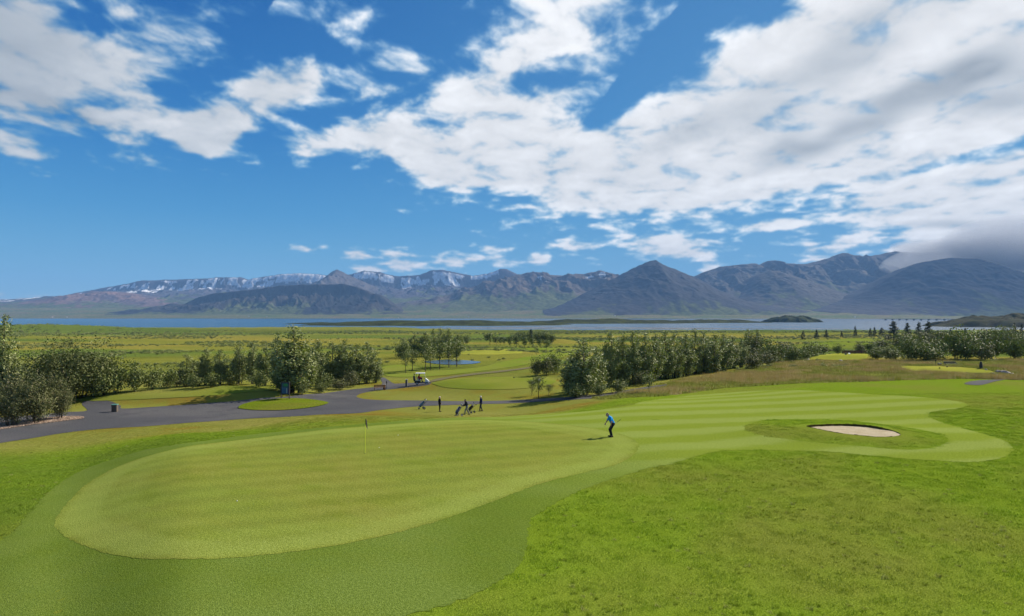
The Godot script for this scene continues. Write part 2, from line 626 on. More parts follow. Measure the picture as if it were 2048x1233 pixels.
func mountain(called: String, label: String, flat: Array, depth: float, foot: float, foot_y: float, look: Dictionary, mat: Material) -> void:
	var ridge := V2(flat)
	var step: float = look.get("step", 18.0)
	var x0 := ridge[0].x
	var x1 := ridge[ridge.size() - 1].x
	var cols := int((x1 - x0) / step) + 1
	var rows: int = look.get("rows", 70)
	var back := 8
	var spur := fbm(look.get("seed", 1), look.get("spur", 0.0016), 4)
	spur.fractal_type = FastNoiseLite.FRACTAL_RIDGED
	var grit := fbm(look.get("seed", 1) + 50, 0.006, 4)
	var tone := fbm(look.get("seed", 1) + 90, 0.0011, 4)
	var amp: float = look.get("amp", 0.16)
	var power: float = look.get("power", 1.35)
	var cliff: float = look.get("cliff", 0.0)
	var snow: Array = look.get("snow", [])
	var rock: Color = look.get("rock", dye(120, 104, 100))
	var moss: Color = look.get("moss", dye(112, 120, 70))
	var line: float = look.get("green", 0.35)
	var s := Shape.new()
	var k := 0
	var total := rows + back + 1
	for q in cols:
		var x := x0 + step * q
		while k < ridge.size() - 2 and ridge[k + 1].x < x:
			k += 1
		var f := clampf((x - ridge[k].x) / maxf(ridge[k + 1].x - ridge[k].x, 1.0), 0.0, 1.0)
		var top := lerpf(ridge[k].y, ridge[k + 1].y, f) + grit.get_noise_2d(x * 1.5, 900.0) * 9.0
		foot_y = shore_height(x, -foot) - 12.0
		var rel := maxf(top - foot_y, 1.0)
		for r in total:
			var u := (r - back) / float(rows)
			var z: float
			var y: float
			if u < 0.0:
				z = -depth + u * rows / back * 1400.0
				y = top - (u * rows / back) * (u * rows / back) * rel * 0.75 + grit.get_noise_2d(x, z) * 20.0 * -u
			else:
				var g := u ** 1.25
				z = -lerpf(depth, foot, g)
				var fall := (1.0 - g) ** power
				if cliff > 0.0:
					fall = lerpf(fall, 1.0 - smoothstep(0.02, 0.12, g) * 0.55 - g * 0.45, cliff)
				var floor_y := shore_height(x, z) - 12.0
				y = floor_y + (top - floor_y) * fall
				var gully := spur.get_noise_2d(x + grit.get_noise_2d(x * 0.4, z * 0.4) * 160.0, z * 0.42)
				var bell := sin(PI * minf(g * 1.15, 1.0)) * (1.0 - g)
				y += rel * amp * gully * bell * 2.0 + grit.get_noise_2d(x, z) * rel * 0.028 * minf(g * 12.0, 1.0) * (1.0 - g)
				y = minf(y, top + 2.0) if g < 0.1 else y
			s.v.append(Vector3(x, y, z))
			# colour: bare rock and scree above, moss and heath below, their border ragged
			var hh := (y - foot_y) / rel
			var nn := tone.get_noise_2d(x, z * 1.0 + y * 2.0)
			var mm := grit.get_noise_2d(x * 1.3, z + y)
			var c := rock.lerp(look.get("rock2", rock * 0.8), clampf(0.5 + nn * 1.6 + mm * 0.5, 0.0, 1.0))
			c = c.lerp(moss, smoothstep(-0.12, 0.12, line - hh + nn * 0.55 + mm * 0.3))
			for sn in snow:
				# x from, x to, top and bottom of the band below the ridge (m), amount
				if x > sn[0] and x < sn[1] and u >= 0.0:
					var below := top - y
					var band := smoothstep(sn[2] - 12.0, sn[2] + 12.0, below) * (1.0 - smoothstep(sn[3] * 0.6, sn[3], below))
					var lobe := grit.get_noise_2d(x * 0.85, below * 0.55 + z * 0.2) + 0.5 * tone.get_noise_2d(x * 3.0, 40.0)
					if band * (sn[4] + lobe * 1.3) > 0.42 and sin(PI * (x - sn[0]) / (sn[1] - sn[0])) > 0.12:
						c = Color(0.85, 0.87, 0.9)
			s.c.append(c)
	for q in cols - 1:
		for r in total - 1:
			var a := q * total + r
			for t in [a, a + 1, a + total + 1, a, a + total + 1, a + total]:
				s.i.append(t)
	s.n.resize(s.v.size())
	for q in cols:
		for r in total:
			var a := s.v[maxi(q - 1, 0) * total + r]
			var b := s.v[mini(q + 1, cols - 1) * total + r]
			var c := s.v[q * total + maxi(r - 1, 0)]
			var d := s.v[q * total + mini(r + 1, total - 1)]
			s.n[q * total + r] = (d - c).cross(b - a).normalized()
	var o := obj(called, s.mesh(), mat)
	tag(o, label, "mountain", "", "structure")

func dome(called: String, label: String, at: Vector2, rx: float, rz: float, high: float, flat_: float, turn: float, mat: Material, col: Array, seed_: int) -> void:
	var s := Shape.new()
	var nz := fbm(seed_, 2.2 / maxf(rx, rz), 4)
	var seg := 96
	var rings := 22
	for r in rings + 1:
		var g := r / float(rings)
		for k in seg:
			var a := TAU * k / seg
			var w := 1.0 + 0.35 * nz.get_noise_2d(cos(a) * rx, sin(a) * rx + 3000.0)
			var p := Vector2(cos(a) * rx, sin(a) * rz).rotated(turn) * g * w
			var q := at + p
			var y := high * (1.0 - g ** flat_) * (1.0 + 0.55 * nz.get_noise_2d(q.x, q.y)) + high * 0.12 * nz.get_noise_2d(q.x * 5, q.y * 5) * (1.0 - g) - g * g * g * 1.2
			s.v.append(Vector3(q.x, y, q.y))
			s.n.append(Vector3.UP)
			var f := clampf(0.5 + nz.get_noise_2d(q.x * 3.0, q.y * 3.0 + 500.0) * 1.3, 0.0, 1.0)
			s.c.append((col[0] as Color).lerp(col[1], f))
	for r in rings:
		for k in seg:
			var k1 := (k + 1) % seg
			var a := r * seg
			for t in [a + k, a + seg + k, a + seg + k1, a + k, a + seg + k1, a + k1]:
				s.i.append(t)
	for r in rings + 1:
		for k in seg:
			var a := s.v[r * seg + (k + 1) % seg] - s.v[r * seg + (k + seg - 1) % seg]
			var b := s.v[mini(r + 1, rings) * seg + k] - s.v[maxi(r - 1, 0) * seg + k]
			var nn := a.cross(b)
			s.n[r * seg + k] = (nn * signf(nn.y)).normalized() if absf(nn.y) > 1e-6 else Vector3.UP
	var o := obj(called, s.mesh(), mat)
	tag(o, label, "terrain", "", "structure")

# ---------------------------------------------------------------- colours of the ground

var green_edge := PackedVector2Array()

func edge_distance(p: Vector2, edge: PackedVector2Array) -> float:
	var best := 1e9
	for q in edge:
		best = minf(best, p.distance_squared_to(q))
	return sqrt(best)

func tint_green(x: float, z: float) -> Color:
	var p := Vector2(x, z)
	var n := patches.get_noise_2d(x * 2.0, z * 2.0)
	var c := dye(148, 160, 72).lerp(dye(155, 157, 75), clampf(0.35 + n * 1.1, 0.0, 1.0))
	c = c.lerp(dye(136, 150, 58), clampf(flecks.get_noise_2d(x * 0.5, z * 0.5 + 90.0) * 1.6 - 0.25, 0.0, 0.6))
	# lanes of the mower, and the two laps cut round the rim
	c = c * (1.0 + 0.055 * signf(sin((x * 0.34 + z * 0.94) * PI / 1.1)))
	var d := edge_distance(p, green_edge)
	var lap := smoothstep(0.1, 0.35, d) * (1.0 - smoothstep(1.5, 1.9, d))
	var lap2 := smoothstep(1.7, 2.0, d) * (1.0 - smoothstep(3.0, 3.5, d))
	c = c.lerp(dye(176, 188, 98), lap * 0.5 + lap2 * 0.22)
	return c

func tint_fairway(x: float, z: float) -> Color:
	var n := patches.get_noise_2d(x * 1.3 + 70.0, z * 1.3)
	var f := flecks.get_noise_2d(x * 0.6, z * 0.6)
	var c := dye(132, 150, 70).lerp(dye(120, 140, 56), clampf(0.5 + n * 1.3 + f * 0.5, 0.0, 1.0))
	var lanes := smoothstep(-6.0, 12.0, x + 0.35 * (-z - 45.0) + n * 4.0)
	var q := (x * 0.235 + z * 0.972) / 2.3 + n * 0.25
	var lane := smoothstep(-0.35, 0.35, sin(q * PI) + f * 0.45)
	c = c.lerp(dye(150, 166, 66).lerp(dye(164, 178, 90), lane), lanes)
	return c

func tint_rough(x: float, z: float) -> Color:
	var n := patches.get_noise_2d(x * 1.2, z * 1.2)
	var f := flecks.get_noise_2d(x, z)
	var c := dye(150, 174, 56).lerp(dye(156, 164, 70), clampf(0.35 + n * 1.5 + f * 0.3, 0.0, 1.0))
	# greener, darker tint over the bank below the green
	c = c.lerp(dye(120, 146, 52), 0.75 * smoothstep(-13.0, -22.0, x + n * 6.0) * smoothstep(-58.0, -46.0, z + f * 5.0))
	return c.lerp(dye(144, 164, 52), clampf(-n * 1.2 + f * 0.5, 0.0, 0.7))

func tint_ground(x: float, z: float) -> Color:
	var d := -z
	var n := patches.get_noise_2d(x * 0.8, z * 0.8)
	var f := flecks.get_noise_2d(x, z)
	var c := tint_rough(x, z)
	if d > 48.0:
		# mown banks along the path, dry in places
		var t := x / d
		var bank := dye(174, 168, 92).lerp(dye(158, 162, 74), clampf(0.5 + n * 1.4, 0.0, 1.0))
		var dry := clampf(n * 2.2 + f * 0.7 - 0.15, 0.0, 1.0)
		bank = bank.lerp(dye(176, 134, 66), dry * 0.65)
		var w := smoothstep(50.0, 62.0, d - clampf(t * 4.0, 0.0, 1.0) * 42.0 + lumps.get_noise_2d(x, z) * 6.0)
		c = c.lerp(bank, w)
	if d > 118.0:
		var far := 1.0 / (1.0 + d * 0.004)
		var s1 := lumps.get_noise_2d(x * 0.35 * far, z * 1.3 * far)
		var s2 := patches.get_noise_2d(x * 0.12 * far, z * 0.6 * far)
		var marsh := dye(164, 162, 76).lerp(dye(134, 150, 74), clampf(0.5 + s1 * 2.4, 0.0, 1.0))
		marsh = marsh.lerp(dye(188, 170, 88), clampf(s2 * 2.6, 0.0, 0.8))
		marsh = marsh.lerp(dye(100, 116, 58), clampf(-s2 * 2.0 - 0.2 + f * 0.4, 0.0, 0.7))
		c = c.lerp(marsh, smoothstep(118.0, 150.0, d + lumps.get_noise_2d(x + 50, z) * 20.0))
	return c

func make_ground(mat: Material) -> void:
	var depth: Array[float] = []
	var d := -80.0
	while d < 10.0:
		depth.append(d)
		d += 6.0
	d = 10.0
	while d < 60.0:
		depth.append(d)
		d += 0.8
	while d < 2600.0:
		depth.append(d)
		d *= 1.0125
	var cols := 300
	var s := Shape.new()
	for r in depth.size():
		var half := maxf(depth[r], 60.0) * 1.25
		for q in cols + 1:
			var x := (q / float(cols) * 2.0 - 1.0) * half
			var z := -depth[r]
			var y := land(x, z)
			if depth[r] > 30.0 and depth[r] < 70.0 and Vector2(x, z).distance_to(bunker_mid) < 9.0:
				if Geometry2D.is_point_in_polygon(Vector2(x, z), bunker_hollow):
					y -= 0.9
			s.v.append(Vector3(x, y, z))
			s.n.append(Vector3.UP)
			s.c.append(tint_ground(x, z))
	for r in depth.size() - 1:
		for q in cols:
			var a := r * (cols + 1) + q
			for t in [a, a + cols + 1, a + cols + 2, a, a + cols + 2, a + 1]:
				s.i.append(t)
	for r in depth.size():
		for q in cols + 1:
			var a := s.v[r * (cols + 1) + mini(q + 1, cols)] - s.v[r * (cols + 1) + maxi(q - 1, 0)]
			var b := s.v[maxi(r - 1, 0) * (cols + 1) + q] - s.v[mini(r + 1, depth.size() - 1) * (cols + 1) + q]
			s.n[r * (cols + 1) + q] = b.cross(a).normalized()
	var o := obj("ground", s.mesh(), mat)
	tag(o, "grass banks and open marsh running down to the fjord", "ground", "", "structure")

var bunker_mid := Vector2.ZERO
var bunker_hollow := PackedVector2Array()

func turf(seed_: int, tile: float, deep: float, dark: Color) -> StandardMaterial3D:
	var m := tinted(0.95)
	m.metallic_specular = 0.0
	m.albedo_texture = speckle(seed_, 0.07, 5, dark, Color(1, 1, 1))
	world_map(m, tile)
	m.normal_enabled = true
	m.normal_texture = relief(seed_ + 1, 0.15, 3, 6.0)
	m.normal_scale = deep
	return m

func _ready() -> void:
	# ---- camera, sky, sun, exposure
	var cam := Camera3D.new()
	cam.name = "camera"
	cam.fov = 48.58
	cam.near = 0.5
	cam.far = 60000.0
	cam.position = Vector3(0, EYE, 0)
	cam.rotation.x = 0.01135
	add_child(cam)
	cam.current = true
	var env := Environment.new()
	env.background_mode = Environment.BG_SKY
	var sky := Sky.new()
	var pano := PanoramaSkyMaterial.new()
	pano.panorama = ImageTexture.create_from_image(make_sky())
	sky.sky_material = pano
	env.sky = sky
	env.background_energy_multiplier = 0.54
	env.tonemap_mode = Environment.TONE_MAPPER_LINEAR
	env.tonemap_exposure = 1.9
	env.sdfgi_enabled = true
	env.ssao_enabled = true
	env.ssil_enabled = true
	env.fog_enabled = true
	env.fog_density = 0.00004
	env.fog_light_color = Color(0.56, 0.76, 1.0)
	env.volumetric_fog_enabled = true
	env.volumetric_fog_density = 0.0
	var around := WorldEnvironment.new()
	around.name = "world"
	around.environment = env
	add_child(around)
	var sun := DirectionalLight3D.new()
	sun.name = "sun"
	sun.light_energy = 1.4
	sun.light_color = Color(1.0, 0.96, 0.89)
	sun.light_angular_distance = 0.53
	sun.shadow_enabled = true
	var el := deg_to_rad(SUN_EL)
	var az := deg_to_rad(SUN_AZ)
	sun.basis = Basis.looking_at(-Vector3(cos(el) * sin(az), sin(el), -cos(el) * cos(az)))
	add_child(sun)

	prepare_land()
	build_setting()
	build_things()

func build_setting() -> void:
	var grass := turf(21, 9.0, 0.7, Color(0.66, 0.7, 0.6))
	var lawn := turf(23, 5.0, 0.35, Color(0.8, 0.83, 0.74))
	var shag := turf(25, 3.0, 0.8, Color(0.7, 0.75, 0.62))

	var bunker := rounded([21.41, -49.75, 22.73, -50.74, 25.11, -51.45, 26.19, -50.12, 26.38, -47.89, 26.31, -46.35, 25.74, -45.76, 24.51, -45.46, 23.42, -45.86, 22.14, -46.77, 21.50, -48.33], 0.25)
	for p in bunker:
		bunker_mid += p / bunker.size()
	for p in bunker:
		bunker_hollow.append(bunker_mid + (p - bunker_mid) * 1.0 + (p - bunker_mid).normalized() * 0.8)

	make_ground(shag)
	var keep: Array = []

	# ---- the mown turf
	var fairway := rounded([-19.72, -24.29, -20.72, -28.29, -22.12, -31.29, -23.79, -34.97, -25.43, -39.27, -25.97, -42.55, -24.64, -44.93, -21.63, -45.69, -19.09, -49.40, -15.18, -50.79, -10.94, -53.84, -5.02, -60.81, 0.82, -69.83, 6.00, -63.17, 10.97, -65.24, 13.82, -70.79, 20.91, -80.55, 25.81, -82.29, 31.39, -80.86, 36.59, -74.93, 41.59, -70.68, 43.22, -66.66, 42.56, -63.98, 40.35, -61.61, 36.72, -59.52, 35.20, -57.75, 34.06, -55.49, 33.42, -52.27, 32.92, -47.83, 32.52, -45.38, 31.42, -42.93, 29.82, -41.00, 28.05, -39.64, 26.12, -38.92, 24.78, -39.27, 22.98, -40.09, 21.25, -41.15, 19.37, -42.16, 17.08, -42.51, 15.44, -42.71, 13.47, -42.58, 12.00, -41.82, 10.40, -40.22, 8.88, -38.60, 7.47, -37.59, 5.08, -34.99, 2.94, -32.20, 1.09, -28.74, 0.68, -27.26, 0.55, -25.34, 0.36, -23.53, -0.16, -22.08, -0.89, -20.98, -1.66, -20.12, -2.40, -19.59, -3.12, -19.11, -4.24, -17.97, -6.33, -16.59, -9.28, -15.49, -14.15, -16.57], 0.22)
	fairway = ragged(fairway, 0.09)
	green_edge = rounded([-19.64, -29.39, -20.35, -30.62, -21.54, -33.27, -22.76, -36.55, -23.27, -39.59, -22.86, -41.69, -21.54, -43.25, -20.23, -45.10, -17.68, -47.36, -15.19, -49.02, -11.13, -51.48, -6.79, -55.30, -3.97, -57.13, -0.87, -56.68, 2.07, -54.37, 5.37, -51.44, 7.15, -49.45, 8.12, -47.28, 8.30, -44.91, 7.81, -42.59, 6.92, -40.34, 5.50, -38.01, 3.27, -35.83, 1.28, -33.68, -0.07, -31.66, -1.27, -29.94, -2.68, -28.07, -3.97, -26.68, -5.20, -25.64, -6.37, -24.89, -7.81, -24.18, -9.43, -23.69, -11.11, -23.52, -12.84, -24.00, -14.34, -24.83, -16.28, -26.18, -17.72, -27.39, -18.89, -28.52], 0.22)
	green_edge = ragged(green_edge, 0.05)
	var mound := rounded([17.03, -50.02, 18.63, -53.13, 20.91, -55.14, 25.36, -55.18, 27.74, -53.70, 28.63, -49.92, 29.22, -47.38, 29.03, -45.58, 27.98, -44.12, 26.26, -42.80, 24.36, -42.48, 22.37, -43.31, 20.35, -44.28, 18.32, -45.60, 17.10, -47.29], 0.3)
	tag(sheet("fairway", fairway, 0.5, 0.012, tint_fairway, lawn, mound), "mown apron and striped fairway round the putting green", "fairway", "", "structure")
	tag(sheet("putting_green", green_edge, 0.45, 0.02, tint_green, lawn), "closely mown putting green with a flagstick in it", "green", "", "structure")
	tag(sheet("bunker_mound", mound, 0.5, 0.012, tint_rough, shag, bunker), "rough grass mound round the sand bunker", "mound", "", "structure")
	make_bunker(bunker)

	# ---- path and beds
	var tarmac := tinted(0.9)
	tarmac.albedo_texture = speckle(31, 0.05, 5, Color(0.72, 0.72, 0.74), Color(1, 1, 1))
	world_map(tarmac, 4.0)
	tarmac.normal_enabled = true
	tarmac.normal_texture = relief(32, 0.2, 3, 4.0)
	tarmac.normal_scale = 0.5
	var path := rounded([-45.78, -56.78, -45.60, -60.96, -44.81, -63.62, -43.90, -66.47, -41.30, -68.60, -36.87, -69.70, -33.24, -72.90, -28.50, -74.44, -22.75, -73.41, -17.98, -75.95, -15.75, -81.62, -12.12, -85.50, -7.88, -86.96, -4.11, -87.90, 1.68, -88.60, 4.89, -88.00, 7.96, -86.38, 10.93, -84.95, 13.60, -86.12, 17.95, -92.32, 22.87, -100.57, 23.98, -105.46, 21.53, -102.96, 17.55, -97.57, 14.83, -93.93, 11.70, -90.97, 8.35, -90.65, 5.09, -91.69, 1.75, -91.94, -4.26, -91.09, -8.27, -91.23, -12.03, -91.98, -15.13, -92.42, -17.92, -92.84, -20.22, -94.08, -21.59, -95.88, -22.23, -97.79, -22.35, -101.21, -21.34, -104.60, -19.41, -106.65, -16.90, -109.00, -14.71, -109.32, -13.21, -110.19, -14.36, -119.77, -16.77, -118.21, -19.52, -116.55, -20.46, -117.55, -22.72, -124.79, -24.22, -129.37, -25.27, -129.40, -23.50, -122.69, -22.18, -116.69, -22.07, -112.23, -22.81, -109.83, -25.31, -106.83, -28.21, -100.48, -30.23, -95.29, -31.80, -93.74, -34.16, -92.70, -36.86, -91.02, -40.82, -89.50, -45.71, -86.38, -48.33, -84.88, -50.31, -87.80, -53.31, -90.48, -56.66, -90.24, -51.59, -82.95, -53.01, -81.59, -54.52, -79.88, -58.83, -72.93], 0.5)
	var grey := func(x: float, z: float) -> Color:
		var w := clampf(0.5 + patches.get_noise_2d(x * 1.5, z * 1.5) * 1.8, 0.0, 1.0)
		return dye(108, 108, 110).lerp(dye(124, 122, 121), w).lerp(dye(92, 92, 95), clampf(flecks.get_noise_2d(x * 0.5, z * 0.5) * 2.0 - 0.5, 0.0, 0.5))
	tag(sheet("path", path, 0.9, 0.025, grey, tarmac), "dark tarmac path curving past the green", "path", "", "structure")
	var isle := rounded([-34.10, -85.14, -34.56, -90.22, -32.63, -92.23, -29.62, -93.37, -26.69, -92.67, -24.57, -90.36, -23.70, -88.12, -24.01, -85.55, -25.76, -83.14, -27.81, -82.01, -30.34, -82.37, -32.57, -83.46], 0.4)
	tag(sheet("grass_island", isle, 0.5, 0.09, tint_bright, grass), "lens shaped grass island in the tarmac path", "lawn", "", "structure")
	var bed := rounded([-53.70, -66.58, -51.61, -68.99, -50.67, -71.94, -49.07, -74.29, -47.98, -76.00, -48.34, -77.10, -49.62, -77.69, -51.53, -77.14, -53.08, -75.34, -55.08, -73.62, -57.76, -71.60], 0.4)
	var chips := tinted(0.95)
	chips.albedo_texture = speckle(35, 0.09, 4, Color(0.45, 0.4, 0.36), Color(1, 0.98, 0.95))
	world_map(chips, 2.2)
	chips.normal_enabled = true
	chips.normal_texture = relief(36, 0.12, 3, 14.0)
	var woody := func(x: float, z: float) -> Color:
		return dye(200, 176, 156).lerp(dye(160, 134, 114), clampf(0.4 + flecks.get_noise_2d(x * 2, z * 2) * 1.5, 0.0, 1.0))
	tag(sheet("bark_bed", bed, 0.4, 0.06, woody, chips), "bed of pale bark chips along the path edge", "flower bed", "", "structure")

	var chip := Shape.new()
	chip.box(Vector3.ZERO, Vector3(0.11, 0.025, 0.05))
	var r := RandomNumberGenerator.new()
	r.seed = 80
	var heap: Array = []
	var shades := PackedColorArray()
	for k in 9000:
		var p := bed[r.randi_range(0, bed.size() - 1)].lerp(bed[r.randi_range(0, bed.size() - 1)], r.randf())
		if Geometry2D.is_point_in_polygon(p, bed):
			heap.append(Transform3D(Basis.from_euler(Vector3(r.randfn() * 0.4, r.randf() * TAU, r.randfn() * 0.4)) * Basis.from_scale(Vector3.ONE * r.randf_range(0.6, 1.5)), on(p, 0.075)))
			var c := dye(214, 190, 168).lerp(dye(140, 110, 90), r.randf() ** 1.5)
			shades.append(c)
	swarm("bark_chips", chip.mesh(), tinted(0.9), heap, shades, "loose bark chips covering the bed under the shrubs", "bark")

	# ---- tees, far greens, worn track, gravel
	var mown := func(x: float, z: float) -> Color:
		return dye(158, 160, 76).lerp(dye(140, 152, 60), clampf(0.5 + patches.get_noise_2d(x, z) * 1.4, 0.0, 1.0))
	var lush := func(x: float, z: float) -> Color:
		return dye(140, 158, 62).lerp(dye(152, 158, 74), clampf(0.5 + patches.get_noise_2d(x * 0.6, z * 0.6) * 1.4, 0.0, 1.0))
	var gold := func(x: float, z: float) -> Color:
		return dye(190, 186, 84).lerp(dye(176, 178, 78), clampf(0.5 + patches.get_noise_2d(x, z) * 1.4, 0.0, 1.0))
	for a in [
		["tee_ground", "long mown tee beside the rubbish bin and poplars", [-58.81, -92.05, -49.46, -93.44, -42.63, -96.53, -40.89, -106.72, -37.63, -107.45, -34.89, -103.95, -34.08, -97.32, -38.04, -93.92, -43.30, -91.98, -51.36, -90.78, -57.29, -90.72], mown],
		["tee_ground", "flat mown tee with a black and a white tee box", [-13.06, -113.04, -11.36, -125.34, -4.18, -129.92, 3.43, -130.27, 7.39, -126.35, 7.23, -112.37, 5.04, -104.44, 0.44, -101.08, -4.71, -100.56, -9.33, -102.86, -11.92, -107.22], mown],
		["tee_ground", "small mown tee below the dark red fence", [73.30, -168.69, 100.69, -216.42, 112.11, -230.11, 116.46, -222.33, 101.55, -192.54, 82.17, -158.44, 76.13, -156.27, 72.94, -161.88], gold],
		["tee_ground", "oval mown tee beside the boulders and park bench", [68.71, -122.64, 74.98, -127.19, 71.61, -114.38, 72.86, -109.96, 74.69, -106.83, 74.56, -105.00, 72.14, -102.98, 68.54, -103.44, 64.84, -106.05, 62.91, -109.43], gold],
		["far_green", "yellowish putting green beyond the pond", [-20.54, -257.63, -18.15, -295.35, -8.82, -309.29, 1.30, -295.65, 3.94, -256.69, 0.18, -246.60, -6.75, -236.46, -16.56, -240.75], gold],
		["far_fairway", "light fairway sweeping past the pond", [-30.67, -161.91, -27.97, -170.72, -22.40, -162.07, -17.87, -148.96, -7.60, -162.34, -1.98, -193.23, 5.92, -224.64, 11.60, -259.89, 6.02, -316.62, 19.68, -353.92, 29.92, -324.58, 25.22, -263.13, 14.78, -210.44, 4.62, -175.32, -6.89, -147.24, -14.11, -134.00, -21.37, -130.47, -25.64, -136.97], lush],
		["far_fairway", "bright strip of fairway behind the dark red fence", [171.14, -401.88, 260.62, -542.94, 330.11, -612.94, 256.95, -469.48, 180.72, -340.23, 159.16, -326.64, 151.66, -336.50], lush],
	]:
		var turf_edge := rounded(a[2], 1.0)
		keep.append(turf_edge)
		tag(sheet(a[0], turf_edge, 1.2, 0.05, a[3], lawn), a[1], "turf", "", "structure")
	var worn := func(x: float, z: float) -> Color:
		return dye(148, 136, 108).lerp(dye(140, 142, 76), clampf(0.4 + flecks.get_noise_2d(x, z) * 1.6, 0.0, 1.0))
	tag(sheet("track", rounded([-14.11, -116.23, -14.42, -123.29, -11.91, -131.36, -7.58, -140.15, -2.51, -148.94, 4.28, -162.37, 11.78, -187.22, 11.41, -181.36, 4.11, -156.19, -2.41, -143.18, -7.31, -135.17, -11.47, -126.51], 1.0), 1.0, 0.09, worn, tarmac), "worn dirt track leading on from the tarmac path", "track", "", "structure")
	tag(sheet("gravel_patch", rounded([55.68, -84.05, 58.94, -88.00, 62.23, -90.44, 65.02, -91.11, 66.12, -91.51, 61.86, -87.57, 56.45, -82.31], 0.5), 0.6, 0.03, grey, tarmac), "end of a gravel path on the rough grass", "path", "", "structure")

	build_grass(fairway, mound, path)
	build_heath(rounded([10.42, -85.89, 14.95, -90.51, 24.67, -108.49, 32.04, -116.52, 46.36, -133.18, 65.47, -155.40, 79.69, -150.07, 98.06, -153.03, 115.46, -145.35, 74.51, -93.83, 62.01, -93.60, 52.34, -92.24, 42.85, -89.32, 35.17, -89.75, 28.41, -91.23, 22.54, -86.62, 16.23, -80.45, 11.51, -80.31], 2.0), keep + [path])
	keep.append(path)
	build_marsh(keep)

	# ---- water
	var sea := StandardMaterial3D.new()
	sea.albedo_color = Color(0.11, 0.24, 0.32)
	sea.roughness = 0.22
	sea.normal_enabled = true
	sea.normal_texture = relief(41, 0.03, 5, 6.0)
	sea.normal_scale = 0.12
	world_map(sea, 70.0)
	var plane := PlaneMesh.new()
	plane.size = Vector2(40000, 16000)
	var w := obj("water", plane, sea)
	w.position = Vector3(0, 0, -9000)
	tag(w, "calm blue fjord between the marsh and the mountains", "water", "", "structure")
	var pool := sea.duplicate() as StandardMaterial3D
	world_map(pool, 6.0)
	for a in [["small pond beside the young trees on the fairway", [-24.10, -189.32, -19.19, -195.75, -14.51, -194.47, -8.76, -187.22, -9.61, -177.59, -12.45, -173.70, -16.26, -172.35, -21.45, -181.03]], ["sliver of creek water behind the row of small trees", [-15.06, -571.85, -10.65, -606.21, -3.29, -561.22, -6.01, -512.99, -11.46, -522.00]]]:
		var edge := rounded(a[1], 1.0)
		var mid := Vector2.ZERO
		for p in edge:
			mid += p / edge.size()
		var y := land(mid.x, mid.y) + 0.12
		var s := Shape.new()
		for k in edge.size():
			var p := edge[k]
			var q := edge[(k + 1) % edge.size()]
			s.tri(Vector3(mid.x, y, mid.y), Vector3(q.x, maxf(y, land(q.x, q.y) + 0.1), q.y), Vector3(p.x, maxf(y, land(p.x, p.y) + 0.1), p.y))
			for t in 3:
				s.n[s.n.size() - 1 - t] = Vector3.UP
		tag(obj("pond", s.mesh(), pool), a[0], "water", "", "structure")

	# ---- far shore, islands, mountains
	var heath := tinted(0.97)
	heath.albedo_texture = speckle(51, 0.02, 5, Color(0.7, 0.7, 0.68), Color(1, 1, 1))
	world_map(heath, 420.0)
	make_far_shore(heath)
	var olive := [dye(84, 92, 40), dye(60, 68, 36)]
	dome("headland", "low grassy headland reaching into the fjord", Vector2(-226.6, -2150.0), 430, 300, 12, 2.5, -0.1, heath, olive, 61)
	dome("headland", "dark low spit of land in the fjord", Vector2(348.6, -2560.0), 390, 170, 15, 2.0, -0.2, heath, olive, 62)
	dome("headland", "narrow spit ending before the small island", Vector2(800.1, -2760.0), 240, 110, 12, 2.0, 0.0, heath, olive, 63)
	dome("headland", "flat dark bank at the edge of the blue water", Vector2(-643.4, -2350.0), 150, 80, 5, 2.0, 0.1, heath, olive, 64)
	dome("island", "small steep dark green island in the fjord", Vector2(1223.9, -2980.0), 128, 90, 24, 3.2, 0.0, heath, [dye(74, 88, 44), dye(56, 66, 40)], 65)
	dome("hill", "dark heathery hill beside the fjord bridge", Vector2(1291.3, -1780.0), 190, 150, 27, 2.4, 0.1, heath, [dye(62, 72, 36), dye(78, 74, 46)], 66)
	var mud := [dye(132, 130, 130), dye(160, 158, 156)]
	dome("mudflat", "bare grey mudflat at low tide", Vector2(143.9, -1560.0), 480, 95, 0.5, 4.0, 0.05, heath, mud, 67)
	dome("mudflat", "narrow grey mudflat below the island", Vector2(714.3, -2050.0), 300, 40, 0.5, 4.0, 0.0, heath, mud, 68)
	dome("mudflat", "thin grey sandbank near the marsh shore", Vector2(515.7, -1480.0), 330, 24, 0.4, 4.0, 0.02, heath, mud, 69)
	dome("mudflat", "pale sandbank off the low headland", Vector2(129.3, -1840.0), 260, 28, 0.4, 4.0, 0.1, heath, mud, 70)
	make_mountains()

func ragged(edge: PackedVector2Array, by: float) -> PackedVector2Array:
	for k in edge.size():
		edge[k] += Vector2(flecks.get_noise_2d(edge[k].x * 5.0, edge[k].y * 5.0), flecks.get_noise_2d(edge[k].y * 5.0, edge[k].x * 5.0 + 40.0)) * by * 2.0
	return edge

func tint_bright(x: float, z: float) -> Color:
	return dye(140, 158, 44).lerp(dye(150, 152, 62), clampf(0.4 + patches.get_noise_2d(x * 2.0, z * 2.0) * 1.4, 0.0, 1.0))

